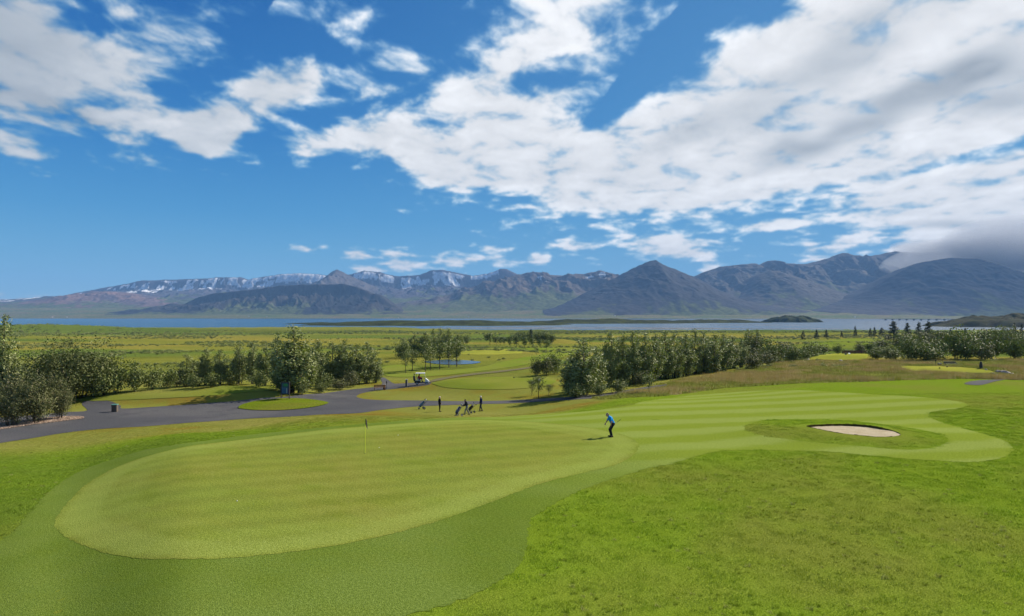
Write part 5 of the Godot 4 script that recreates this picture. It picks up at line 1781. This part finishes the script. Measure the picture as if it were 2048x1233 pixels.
func golf_cart(p: Vector2, turn: float) -> void:
	var base := on(p, 0.03)
	var t := thing("golf_cart", "white roofed golf cart parked on the path beside the stone pillar", "golf cart", base, turn)
	var white := paint(Color(0.78, 0.78, 0.76), 0.3)
	var dark := paint(Color(0.02, 0.035, 0.035), 0.4)
	var black := paint(Color(0.02, 0.02, 0.022), 0.7)
	var s := Shape.new()
	s.box(Vector3(0, 0.34, -0.02), Vector3(1.0, 0.1, 2.1), Basis.IDENTITY, 0.03)
	obj("floor_pan", s.mesh(), black, t)
	s = Shape.new()
	s.box(Vector3(0, 0.52, -0.62), Vector3(1.14, 0.3, 0.95), Basis.IDENTITY, 0.08)
	s.box(Vector3(0, 0.42, -0.98), Vector3(1.1, 0.22, 0.36), Basis.IDENTITY, 0.06)
	obj("rear_body", s.mesh(), dark, t)
	# the front cowl, drawn as a nose that falls forward
	s = Shape.new()
	var side := [Vector2(0.62, 0.34), Vector2(0.58, 0.95), Vector2(0.7, 1.0), Vector2(0.92, 0.86), Vector2(1.16, 0.62), Vector2(1.22, 0.46), Vector2(1.18, 0.34)]
	for k in side.size():
		var a: Vector2 = side[k]
		var b: Vector2 = side[(k + 1) % side.size()]
		s.quad(Vector3(-0.52, a.y, a.x), Vector3(0.52, a.y, a.x), Vector3(0.52, b.y, b.x), Vector3(-0.52, b.y, b.x))
	for sx in [-0.52, 0.52]:
		for k in range(1, side.size() - 1):
			var a := Vector3(sx, side[0].y, side[0].x)
			var b := Vector3(sx, side[k].y, side[k].x)
			var c := Vector3(sx, side[k + 1].y, side[k + 1].x)
			if sx > 0: s.tri(a, c, b)
			else: s.tri(a, b, c)
	obj("front_cowl", s.mesh(false), white, t)
	for sx in [-1.0, 1.0]:
		s = Shape.new()
		s.ball(Vector3(0.36 * sx, 0.66, 1.11), Vector3(0.09, 0.06, 0.05), 12, 8)
		obj("headlight", s.mesh(), paint(Color(0.6, 0.62, 0.64), 0.1, 0.2), t)
	s = Shape.new()
	s.box(Vector3(0, 0.36, 1.24), Vector3(1.0, 0.12, 0.08), Basis.IDENTITY, 0.03)
	obj("bumper", s.mesh(), black, t)
	s = Shape.new()
	s.box(Vector3(0, 0.74, -0.38), Vector3(1.02, 0.14, 0.5), Basis.IDENTITY, 0.05)
	obj("seat", s.mesh(), paint(Color(0.5, 0.48, 0.44), 0.6), t)
	s = Shape.new()
	s.box(Vector3(0, 1.02, -0.68), Vector3(1.02, 0.4, 0.12), Basis(Vector3.RIGHT, -0.15), 0.05)
	obj("backrest", s.mesh(), paint(Color(0.5, 0.48, 0.44), 0.6), t)
	for sx in [-1.0, 1.0]:
		s = Shape.new()
		s.tube([Vector3(0.5 * sx, 0.9, 0.68), Vector3(0.5 * sx, 1.82, 0.42)], [0.02, 0.02], 8)
		obj("roof_post", s.mesh(), black, t)
		s = Shape.new()
		s.tube([Vector3(0.5 * sx, 0.6, -0.95), Vector3(0.5 * sx, 1.82, -0.82)], [0.02, 0.02], 8)
		obj("roof_post", s.mesh(), black, t)
	s = Shape.new()
	s.box(Vector3(0, 1.86, -0.2), Vector3(1.16, 0.09, 1.55), Basis.IDENTITY, 0.04)
	obj("roof", s.mesh(), white, t)
	s = Shape.new()
	s.box(Vector3(0, 1.37, 0.57), Vector3(0.96, 0.84, 0.008), Basis(Vector3.RIGHT, -0.27))
	var clear := paint(Color(0.85, 0.9, 0.93), 0.08)
	clear.transparency = BaseMaterial3D.TRANSPARENCY_ALPHA
	clear.albedo_color.a = 0.45
	obj("windscreen", s.mesh(), clear, t)
	s = Shape.new()
	var rim := []
	for k in 17:
		rim.append(Vector3(-0.25, 1.0, 0.42) + Basis(Vector3.RIGHT, -0.9) * Vector3(cos(TAU * k / 16) * 0.17, sin(TAU * k / 16) * 0.17, 0))
	var rr := []
	for k in 17:
		rr.append(0.014)
	s.tube(rim, rr, 6, false)
	s.tube([Vector3(-0.25, 1.0, 0.42), Vector3(-0.25, 0.72, 0.72)], [0.02, 0.02], 6)
	obj("steering_wheel", s.mesh(), black, t)
	s = Shape.new()
	s.box(Vector3(0, 0.6, -1.15), Vector3(0.9, 0.04, 0.34), Basis.IDENTITY, 0.01)
	s.tube([Vector3(-0.45, 1.1, -1.02), Vector3(0.45, 1.1, -1.02)], [0.015, 0.015], 6)
	obj("bag_rack", s.mesh(), black, t)
	for w in [[0.5, -0.72], [-0.5, -0.72], [0.48, 0.84], [-0.48, 0.84]]:
		wheel(t, Vector3(w[0], 0.23, w[1]), 0.23, 0.19, Color(0.5, 0.5, 0.52))
	var frame := Transform3D(Basis(Vector3.UP, turn), base)
	# two people on the seat and two bags on the rack
	person("driver in red shirt and navy cap at the golf cart's wheel", frame * Vector3(-0.25, 0.84, -0.42), turn, seated(), {"shirt": Color(0.42, 0.02, 0.04), "trousers": Color(0.03, 0.03, 0.05), "cap": Color(0.03, 0.05, 0.2), "curl": 0.8}, "")
	person("passenger in dark green top sitting in the golf cart", frame * Vector3(0.26, 0.84, -0.42), turn, seated(), {"shirt": Color(0.025, 0.07, 0.06), "trousers": Color(0.05, 0.045, 0.05), "hair": Color(0.3, 0.2, 0.11), "sleeve": 0.7}, "")
	for k in 2:
		var x := -0.24 + 0.48 * k
		var b := thing("golf_bag", ["black golf bag strapped behind the red shirted driver", "navy golf bag strapped behind the cart passenger"][k], "golf bag", frame * Vector3(x, 0.635, -1.16), turn)
		s = Shape.new()
		s.lathe(Transform3D(Basis(Vector3.RIGHT, -0.1), Vector3.ZERO), [[0.11, 0.0], [0.135, 0.04], [0.135, 0.7], [0.14, 0.78], [0.12, 0.79]], 14)
		obj("bag_body", s.mesh(), paint([Color(0.02, 0.02, 0.022), Color(0.02, 0.03, 0.08)][k], 0.7), b)
		s = Shape.new()
		s.box(Vector3(0, 0.3, -0.16), Vector3(0.2, 0.36, 0.09), Basis(Vector3.RIGHT, -0.1), 0.03)
		obj("pocket", s.mesh(), paint(Color(0.06, 0.06, 0.08), 0.7), b)
		for c in 6:
			var a := TAU * c / 6.0
			s = Shape.new()
			s.ink = Color(0.45, 0.45, 0.47)
			var p0 := Vector3(cos(a) * 0.07, 0.76, sin(a) * 0.07)
			var p1 := p0 * Vector3(1.5, 1, 1.5) + Vector3(0, 0.2 + 0.03 * c, -0.03)
			s.tube([p0, p1], [0.006, 0.006], 5)
			s.ink = Color(0.75, 0.75, 0.75) if c == 1 else Color(0.05, 0.05, 0.05)
			s.ball(p1 + Vector3(0.02, 0.03, 0), Vector3(0.05, 0.05, 0.035), 8, 6)
			obj("club", s.mesh(), tinted(0.4), b)

func planks(called: String, parent: Node3D, mat: Array, spots: Array, size: Vector3, turn := Basis.IDENTITY, bevel := 0.008) -> void:
	for k in spots.size():
		var s := Shape.new()
		s.box(spots[k], size, turn, bevel)
		obj(called, s.mesh(), mat[k % mat.size()], parent)

func park_bench(label: String, p: Vector2, turn: float, long: float, tones: Array, group := "") -> void:
	var t := thing("park_bench", label, "bench", on(p), turn, group)
	var wood := [paint(tones[0], 0.6), paint(tones[1], 0.6)]
	planks("seat_slat", t, wood, [Vector3(0, 0.44, -0.02), Vector3(0, 0.44, 0.12), Vector3(0, 0.44, 0.26)], Vector3(long, 0.035, 0.115))
	var tilt := Basis(Vector3.RIGHT, -0.2)
	planks("back_slat", t, wood, [Vector3(0, 0.58, -0.12), Vector3(0, 0.7, -0.145), Vector3(0, 0.82, -0.17)], Vector3(long, 0.1, 0.03), tilt)
	for sx in [-1.0, 1.0]:
		var x: float = sx * (long * 0.5 - 0.1)
		for z in [-0.1, 0.3]:
			var s := Shape.new()
			s.box(Vector3(x, 0.21, z), Vector3(0.07, 0.42, 0.07), Basis.IDENTITY, 0.01)
			obj("leg", s.mesh(), wood[1], t)
		var a := Shape.new()
		a.box(Vector3(x, 0.64, 0.1), Vector3(0.07, 0.035, 0.5), Basis.IDENTITY, 0.01)
		a.box(Vector3(x, 0.54, 0.31), Vector3(0.06, 0.18, 0.06), Basis.IDENTITY, 0.01)
		obj("armrest", a.mesh(), wood[1], t)

func litter_bin(label: String, p: Vector2, turn: float, size: Vector3, wood: Array, lid: Color) -> void:
	var t := thing("litter_bin", label, "bin", on(p, 0.02), turn)
	var m := [paint(wood[0], 0.8), paint(wood[1], 0.8)]
	var s := Shape.new()
	s.box(Vector3(0, size.y * 0.5, 0), Vector3(size.x - 0.06, size.y - 0.04, size.z - 0.06))
	obj("liner", s.mesh(), paint(Color(0.03, 0.035, 0.03), 0.8), t)
	var n := 5
	for k in n:
		var o := (k - (n - 1) * 0.5) * size.x / n
		for sz in [-1.0, 1.0]:
			s = Shape.new()
			s.box(Vector3(o, size.y * 0.5, sz * size.z * 0.5), Vector3(size.x / n - 0.014, size.y, 0.025), Basis.IDENTITY, 0.005)
			obj("board", s.mesh(), m[k % 2], t)
			s = Shape.new()
			s.box(Vector3(sz * size.x * 0.5, size.y * 0.5, o * size.z / size.x), Vector3(0.025, size.y, size.z / n - 0.014), Basis.IDENTITY, 0.005)
			obj("board", s.mesh(), m[(k + 1) % 2], t)
	s = Shape.new()
	s.box(Vector3(0, size.y + 0.045, 0), Vector3(size.x + 0.1, 0.06, size.z + 0.1), Basis.IDENTITY, 0.02)
	obj("lid", s.mesh(), paint(lid, 0.3), t)

func map_sign(p: Vector2, turn: float) -> void:
	var t := thing("map_sign", "course map sign on two dark posts on the grass island", "sign", on(p, 0.09), turn)
	var wood := paint(Color(0.045, 0.03, 0.022), 0.8)
	for sx in [-1.0, 1.0]:
		var s := Shape.new()
		s.box(Vector3(0.62 * sx, 1.1, 0), Vector3(0.12, 2.3, 0.12), Basis.IDENTITY, 0.015)
		obj("post", s.mesh(), wood, t)
	for y in [0.62, 2.19]:
		var s := Shape.new()
		s.box(Vector3(0, y, 0), Vector3(1.12, 0.08, 0.08), Basis.IDENTITY, 0.01)
		obj("rail", s.mesh(), wood, t)
	# the printed panel
	var img := Image.create(128, 160, false, Image.FORMAT_RGB8)
	img.fill(Color(0.1, 0.27, 0.33))
	for y in 62:
		for x in 128:
			var u := (x - 72.0) / 44.0
			var v := (y - 34.0) / 22.0
			if u * u + v * v + 0.5 * flecks.get_noise_2d(x * 0.2, y * 0.2) < 1.0:
				img.set_pixel(x, y, Color(0.16, 0.5 + 0.1 * flecks.get_noise_2d(x * 0.6, y * 0.6), 0.28))
	img.fill_rect(Rect2i(0, 76, 128, 84), Color(0.12, 0.3, 0.46))
	img.fill_rect(Rect2i(96, 76, 32, 84), Color(0.2, 0.24, 0.42))
	img.fill_rect(Rect2i(4, 74, 100, 4), Color(0.35, 0.55, 0.62))
	for k in 8:
		img.fill_rect(Rect2i(8, 84 + k * 9, 50 + (k * 17) % 20, 3), Color(0.2, 0.42, 0.54))
	img.fill_rect(Rect2i(84, 80, 16, 72), Color(0.62, 0.7, 0.66))
	for k in 9:
		img.fill_rect(Rect2i(86, 84 + k * 8, 12, 1), Color(0.4, 0.48, 0.46))
	for k in 5:
		img.fill_rect(Rect2i(8, 8 + k * 11, 14, 4), Color(0.3, 0.46, 0.46))
	img.fill_rect(Rect2i(116, 84, 8, 60), Color(0.4, 0.16, 0.32))
	var m := StandardMaterial3D.new()
	m.albedo_texture = ImageTexture.create_from_image(img)
	m.roughness = 0.35
	var s := Shape.new()
	s.box(Vector3(0, 1.405, 0), Vector3(1.12, 1.49, 0.03))
	obj("board", s.mesh(), paint(Color(0.03, 0.05, 0.06), 0.6), t)
	var face := QuadMesh.new()
	face.size = Vector2(1.1, 1.47)
	var f := obj("map_print", face, m, t)
	f.position = Vector3(0, 1.405, 0.019)
	f = obj("map_print", face, m, t)
	f.position = Vector3(0, 1.405, -0.019)
	f.rotation.y = PI

func build_course() -> void:
	# ---- on the green
	var t := thing("flagstick", "yellow flagstick with limp dark flag standing in the hole", "flagstick", on(Vector2(-8.82, -41.09), 0.02))
	var s := Shape.new()
	s.lathe(Transform3D.IDENTITY, [[0.019, -0.1], [0.019, 1.4], [0.015, 2.14], [0.006, 2.16]], 10)
	obj("pole", s.mesh(), paint(Color(0.75, 0.78, 0.06), 0.4), t)
	s = Shape.new()
	# cloth hanging in folds from the top of the pole
	for y in 10:
		for x in 8:
			var q := []
			for k in [[0, 0], [1, 0], [1, 1], [0, 1]]:
				var u: float = (x + k[0]) / 8.0
				var v: float = (y + k[1]) / 10.0
				q.append(Vector3(0.008 + u * 0.14 * (0.35 + 0.65 * v) + 0.02 * sin(u * 14.0 + v * 3.0), 2.12 - v * (0.32 + 0.26 * u) - u * 0.1, 0.05 * sin(u * 11.0 + v * 2.0) * u))
			s.quad(q[0], q[1], q[2], q[3])
	obj("flag", s.mesh(), paint(Color(0.035, 0.025, 0.022), 0.85), t)
	s = Shape.new()
	s.lathe(Transform3D.IDENTITY, [[0.054, 0.004], [0.06, 0.006], [0.054, 0.008]], 20, false)
	s.ink = Color(0.02, 0.02, 0.02)
	s.lathe(Transform3D.IDENTITY, [[0.055, 0.004], [0.05, 0.005]], 20)
	obj("hole_cup", s.mesh(), paint(Color(0.03, 0.035, 0.02), 0.9), t)
	for a in [[Vector2(-12.27, -30.56), "white golf ball on the near half of the green"], [Vector2(-7.84, -47.08), "white golf ball beyond the flagstick"], [Vector2(-8.31, -42.80), "white golf ball lying close to the flagstick"]]:
		s = Shape.new()
		s.ball(Vector3.ZERO, Vector3.ONE * 0.0214, 20, 14)
		var b := obj("golf_ball", s.mesh(), paint(Color(0.85, 0.85, 0.84), 0.35))
		b.position = on(a[0], 0.0405)
		tag(b, a[1], "golf ball")

	# ---- trolleys and cart
	golf_trolley("grey blue golf trolley standing alone on the path edge", Vector2(-10.76, -82.72), -PI / 2 + 0.35, Color(0.05, 0.09, 0.13), Color(0.16, 0.24, 0.32), "", 1)
	golf_trolley("navy golf trolley in front of the grey trousered walker", Vector2(-5.42, -70.02), -PI / 2 + 0.9, Color(0.014, 0.018, 0.05), Color(0.07, 0.09, 0.15), "", 2)
	golf_trolley("black golf trolley between the two walking persons", Vector2(-4.53, -77.54), -PI / 2 - 0.6, Color(0.015, 0.015, 0.018), Color(0.05, 0.05, 0.055), "", 3)
	golf_cart(Vector2(-14.82, -112.02), PI / 2 + 0.1)

	# ---- along the path
	map_sign(Vector2(-30.80, -92.82), -0.25)
	litter_bin("wooden litter bin with green lid on the tarmac", Vector2(-47.56, -81.86), 0.2, Vector3(0.56, 0.82, 0.56), [Color(0.12, 0.09, 0.065), Color(0.09, 0.07, 0.055)], Color(0.1, 0.3, 0.24))
	park_bench("orange brown wooden bench beside the path junction", Vector2(-20.54, -105.99), PI + 0.22, 1.75, [Color(0.32, 0.15, 0.05), Color(0.2, 0.085, 0.03)])
	litter_bin("small red brown bin at the end of the wooden bench", Vector2(-19.93, -106.68), 0.2, Vector3(0.34, 0.75, 0.34), [Color(0.13, 0.05, 0.03), Color(0.1, 0.04, 0.03)], Color(0.3, 0.26, 0.22))
	t = thing("ball_washer", "slim black ball washer post beside the bench", "post", on(Vector2(-19.78, -107.78)))
	s = Shape.new()
	s.lathe(Transform3D.IDENTITY, [[0.1, 0.0], [0.1, 0.04], [0.03, 0.06], [0.03, 0.85]], 12)
	obj("post", s.mesh(), paint(Color(0.02, 0.02, 0.02), 0.5), t)
	s = Shape.new()
	s.lathe(Transform3D.IDENTITY, [[0.05, 0.84], [0.09, 0.88], [0.09, 1.12], [0.06, 1.17], [0.02, 1.26], [0.03, 1.3]], 12)
	obj("washer_head", s.mesh(), paint(Color(0.025, 0.025, 0.03), 0.4), t)
	t = thing("stone_pillar", "grey basalt pillar standing beside the golf cart path", "pillar", on(Vector2(-16.94, -109.78)), 0.3)
	s = Shape.new()
	var hexed := [[0.2, -0.1], [0.2, 0.5], [0.185, 1.2], [0.17, 1.23]]
	var m := paint(Color(0.11, 0.105, 0.1), 0.85)
	s.lathe(Transform3D.IDENTITY, hexed, 6)
	for k in s.v.size():
		s.v[k] += Vector3(flecks.get_noise_3d(s.v[k].x * 9, s.v[k].y * 9, s.v[k].z * 9), 0, flecks.get_noise_3d(s.v[k].y * 9, s.v[k].x * 9, 5.0)) * 0.03
	obj("shaft", s.mesh(), m, t)
	s = Shape.new()
	s.box(Vector3(0, 1.25, 0), Vector3(0.4, 0.04, 0.34), Basis.IDENTITY, 0.012)
	obj("cap_plate", s.mesh(), paint(Color(0.4, 0.4, 0.38), 0.7), t)

	# ---- tee boxes
	for a in [[Vector2(3.25, -105.83), Vector2(4.25, -107.68), "beside the saplings"], [Vector2(81.59, -166.96), Vector2(82.46, -166.98), "below the dark red fence"]]:
		t = thing("tee_box", "black tee box with pale ends " + a[2], "tee box", on(a[0], 0.05), 0.2)
		s = Shape.new()
		s.box(Vector3(0, 0.22, 0), Vector3(0.36, 0.4, 0.3), Basis.IDENTITY, 0.03)
		obj("box", s.mesh(), paint(Color(0.03, 0.022, 0.018), 0.6), t)
		for sx in [-1.0, 1.0]:
			s = Shape.new()
			s.box(Vector3(0.23 * sx, 0.14, 0), Vector3(0.08, 0.2, 0.2), Basis.IDENTITY, 0.02)
			obj("end_block", s.mesh(), paint(Color(0.6, 0.6, 0.55), 0.5), t)
		t = thing("tee_sign", "white slanted tee sign " + a[2], "sign", on(a[1], 0.05), 0.25)
		s = Shape.new()
		s.box(Vector3(0, 0.3, 0), Vector3(0.58, 0.36, 0.05), Basis(Vector3.RIGHT, -0.7), 0.015)
		obj("panel", s.mesh(), paint(Color(0.8, 0.8, 0.72), 0.4), t)
		for sx in [-1.0, 1.0]:
			s = Shape.new()
			s.box(Vector3(0.22 * sx, 0.12, -0.02), Vector3(0.05, 0.3, 0.05), Basis.IDENTITY, 0.008)
			obj("leg", s.mesh(), paint(Color(0.05, 0.045, 0.04), 0.7), t)
	for a in [[Vector2(68.19, -108.92), "beside the low dark bench"], [Vector2(70.65, -110.91), "near the low dark bench, further back"], [Vector2(0.33, -114.03), "at the back of the tee with the tee boxes"], [Vector2(-57.76, -92.73), "on the long tee by the willow"]]:
		s = Shape.new()
		s.lathe(Transform3D.IDENTITY, [[0.1, 0.0], [0.12, 0.06], [0.1, 0.13], [0.04, 0.16]], 12)
		tag(obj("tee_marker", s.mesh(), paint(Color(0.03, 0.028, 0.026), 0.5)), "small black tee marker " + a[1], "tee marker")
		(get_child(get_child_count() - 1) as Node3D).position = on(a[0], 0.05)

	# ---- the red fence, low bench, posts and boulders of the far tees
	var f0 := on(Vector2(107.63, -222.59))
	var f1 := on(Vector2(117.88, -222.26))
	f1.y = f0.y
	t = thing("wooden_fence", "low dark red board fence behind the small tee", "fence", f0, atan2(-(f1.z - f0.z), f1.x - f0.x))
	var long := f0.distance_to(f1)
	var reds := [paint(Color(0.1, 0.03, 0.022), 0.8), paint(Color(0.13, 0.042, 0.03), 0.8), paint(Color(0.085, 0.026, 0.022), 0.8)]
	for k in 5:
		var x := (k + 0.5) * long / 5.0
		for b in 4:
			s = Shape.new()
			s.box(Vector3(x, 0.2 + b * 0.25, 0.02 if k % 2 else -0.02), Vector3(long / 5.0 - 0.1, 0.22, 0.04), Basis.IDENTITY, 0.01)
			obj("board", s.mesh(), reds[(k + b) % 3], t)
	for k in 6:
		s = Shape.new()
		s.box(Vector3(k * long / 5.0, 0.5, 0), Vector3(0.14, 1.25, 0.14), Basis.IDENTITY, 0.015)
		obj("post", s.mesh(), paint(Color(0.03, 0.02, 0.018), 0.85), t)
	park_bench("low dark grey bench at the back of the oval tee", Vector2(80.85, -126.05), 0.05, 2.3, [Color(0.06, 0.062, 0.07), Color(0.045, 0.046, 0.052)])
	t = thing("ball_washer", "short dark ball washer post beside the low dark bench", "post", on(Vector2(80.72, -130.14)))
	s = Shape.new()
	s.lathe(Transform3D.IDENTITY, [[0.03, -0.05], [0.03, 0.7]], 10)
	obj("post", s.mesh(), paint(Color(0.03, 0.03, 0.03), 0.6), t)
	s = Shape.new()
	s.lathe(Transform3D.IDENTITY, [[0.05, 0.68], [0.11, 0.74], [0.11, 0.98], [0.05, 1.05]], 12)
	obj("washer_head", s.mesh(), paint(Color(0.02, 0.02, 0.022), 0.4), t)
	litter_bin("pale topped bin next to the low dark bench", Vector2(80.24, -128.17), 0.1, Vector3(0.5, 0.4, 0.4), [Color(0.1, 0.07, 0.05), Color(0.08, 0.06, 0.045)], Color(0.4, 0.38, 0.32))
	t = thing("stone_pillar", "dark leaning stone pillar behind the oval tee", "pillar", on(Vector2(74.57, -108.58)), 0.6)
	t.rotation.z = 0.08
	s = Shape.new()
	s.lathe(Transform3D.IDENTITY, [[0.26, -0.1], [0.24, 0.5], [0.17, 1.0], [0.08, 1.16]], 6)
	obj("shaft", s.mesh(), paint(Color(0.035, 0.036, 0.045), 0.8), t)
	var r := RandomNumberGenerator.new()
	r.seed = 9
	var stone := [paint(Color(0.3, 0.26, 0.24), 0.9), paint(Color(0.38, 0.34, 0.31), 0.9), paint(Color(0.24, 0.2, 0.17), 0.9)]
	for a in [[Vector2(74.64, -105.00), 0.55], [Vector2(74.01, -103.38), 0.7], [Vector2(73.73, -102.26), 0.75], [Vector2(72.70, -100.01), 0.6], [Vector2(72.48, -98.92), 0.5], [Vector2(71.40, -101.28), 0.4], [Vector2(74.39, -107.19), 0.3], [Vector2(69.37, -159.92), 0.5], [Vector2(71.13, -147.79), 0.6]]:
		s = Shape.new()
		s.ball(Vector3.ZERO, Vector3.ONE, 14, 9)
		for k in s.v.size():
			var q := s.v[k]
			s.v[k] = q * (1.0 + 0.5 * flecks.get_noise_3d(q.x * 2.0 + r.seed, q.y * 2.0 + a[0].x, q.z * 2.0))
		s.n.clear()
		s.n.resize(s.v.size())
		for k in range(0, s.i.size(), 3):
			var nn := (s.v[s.i[k + 2]] - s.v[s.i[k]]).cross(s.v[s.i[k + 1]] - s.v[s.i[k]])
			for q in 3:
				s.n[s.i[k + q]] += nn
		for k in s.n.size():
			s.n[k] = s.n[k].normalized() if s.n[k].length_squared() > 0 else Vector3.UP
		var b := obj("boulder", s.mesh(false), stone[r.randi_range(0, 2)])
		b.position = on(a[0], a[1] * 0.2)
		b.scale = Vector3(a[1] * 0.75, a[1] * 0.55, a[1] * 0.65)
		b.rotation.y = r.randf() * TAU
		tag(b, "pale boulder at the edge of the oval tee" if a[0].y > -140.0 else "grey boulder in the dry grass below the red fence", "boulder", "boulders round the far tees")

func build_far() -> void:
	# ---- farmhouses on the far shore
	var wall := paint(Color(0.75, 0.74, 0.72), 0.8)
	for a in [[Vector2(-313.0, -7500.0), "white farmhouse with grey roof, largest on the far shore", 16.0, Color(0.25, 0.25, 0.26)], [Vector2(-476.4, -7480.0), "long low farm building beside the largest farmhouse", 12.0, Color(0.2, 0.2, 0.2)], [Vector2(-1229.7, -7400.0), "pale farmhouse below the dark cliff hill", 11.0, Color(0.3, 0.12, 0.1)],
		[Vector2(-5017.6, -7450.0), "white farmhouse below the reddish scree hill", 13.0, Color(0.3, 0.13, 0.1)], [Vector2(-4892.0, -7500.0), "second white farmhouse below the reddish scree hill", 13.0, Color(0.2, 0.2, 0.22)], [Vector2(3440.0, -6850.0), "white farmhouse beside the end of the bridge", 15.0, Color(0.25, 0.25, 0.26)],
		[Vector2(1108.4, -7350.0), "lone white farmhouse below the cone shaped mountain", 15.0, Color(0.25, 0.25, 0.28)], [Vector2(-2816.3, -7300.0), "white farmhouse on the shore below the flat topped range", 11.0, Color(0.22, 0.22, 0.23)], [Vector2(-2641.9, -7350.0), "small pale barn on the shore below the cliffs", 11.0, Color(0.25, 0.14, 0.1)]]:
		var p: Vector2 = a[0]
		var y := shore_height(p.x, p.y) + 1.0
		var t := thing("farmhouse", a[1], "house", Vector3(p.x, y, p.y), 0.3)
		var w: float = a[2]
		var s := Shape.new()
		s.box(Vector3(0, 1.2, 0), Vector3(w, 8.6, 8.0))
		obj("wall", s.mesh(), wall, t)
		s = Shape.new()
		for sz in [-1.0, 1.0]:
			var q := [Vector3(-w * 0.52, 5.2, 4.4 * sz), Vector3(w * 0.52, 5.2, 4.4 * sz), Vector3(w * 0.52, 9.5, 0), Vector3(-w * 0.52, 9.5, 0)]
			if sz > 0: s.quad(q[0], q[1], q[2], q[3])
			else: s.quad(q[3], q[2], q[1], q[0])
		for sx in [-1.0, 1.0]:
			s.tri(Vector3(w * 0.5 * sx, 5.4, 4), Vector3(w * 0.5 * sx, 5.4, -4), Vector3(w * 0.5 * sx, 9.2, 0))
		obj("roof", s.mesh(false), paint(a[3], 0.7), t)
	# ---- the long low bridge over the fjord
	var b0: Vector2 = Vector2(2332.6, -4300.0)
	var b1: Vector2 = Vector2(2583.3, -3750.0)
	var dir := b1 - b0
	var t := thing("bridge", "long low concrete bridge across the fjord", "bridge", Vector3(b0.x, 0, b0.y), atan2(-dir.y, dir.x))
	var long := dir.length()
	var s := Shape.new()
	s.box(Vector3(long * 0.5, 8.2, 0), Vector3(long, 2.6, 9.0))
	obj("deck", s.mesh(), paint(Color(0.2, 0.2, 0.2), 0.9), t)
	for k in 13:
		s = Shape.new()
		s.box(Vector3((k + 0.5) * long / 13.0, 3.0, 0), Vector3(9.0, 8.0, 8.0), Basis.IDENTITY, 0.8)
		obj("pier", s.mesh(), paint(Color(0.12, 0.12, 0.12), 0.9), t)

	# ---- cloud lying on the top of the massif, billow by billow
	var haze := FogMaterial.new()
	haze.density = 0.0009
	haze.albedo = Color(0.98, 0.98, 0.99)
	var r := RandomNumberGenerator.new()
	r.seed = 31
	var p0: Vector2 = Vector2(5283.2, -9300.0)
	var p1: Vector2 = Vector2(7681.0, -8700.0)
	for k in 9:
		var f := (k + r.randf()) / 9.0
		var p := p0.lerp(p1, f) + Vector2(0, r.randf_range(-700.0, 500.0))
		var big := lerpf(1.3, 2.4, minf(f * 2.2, 1.0)) * r.randf_range(0.7, 1.25)
		var c := FogVolume.new()
		c.name = numbered("cloud")
		c.shape = RenderingServer.FOG_VOLUME_SHAPE_ELLIPSOID
		c.size = Vector3(760.0 * big, 190.0 * big * r.randf_range(0.7, 1.3), 700.0 * big)
		c.material = haze
		add_child(c)
		c.position = Vector3(p.x, 840.0 + r.randf_range(-30.0, 70.0) * big + 40.0 * (1.0 - f), p.y)
		c.rotation = Vector3(r.randfn() * 0.1, r.randf() * TAU, r.randfn() * 0.12)
		tag(c, "billow of the white cloud hiding the massif's top", "cloud", "cloud on the massif", "stuff")

func build_things() -> void:
	build_plants()
	build_people()
	build_course()
	build_far()
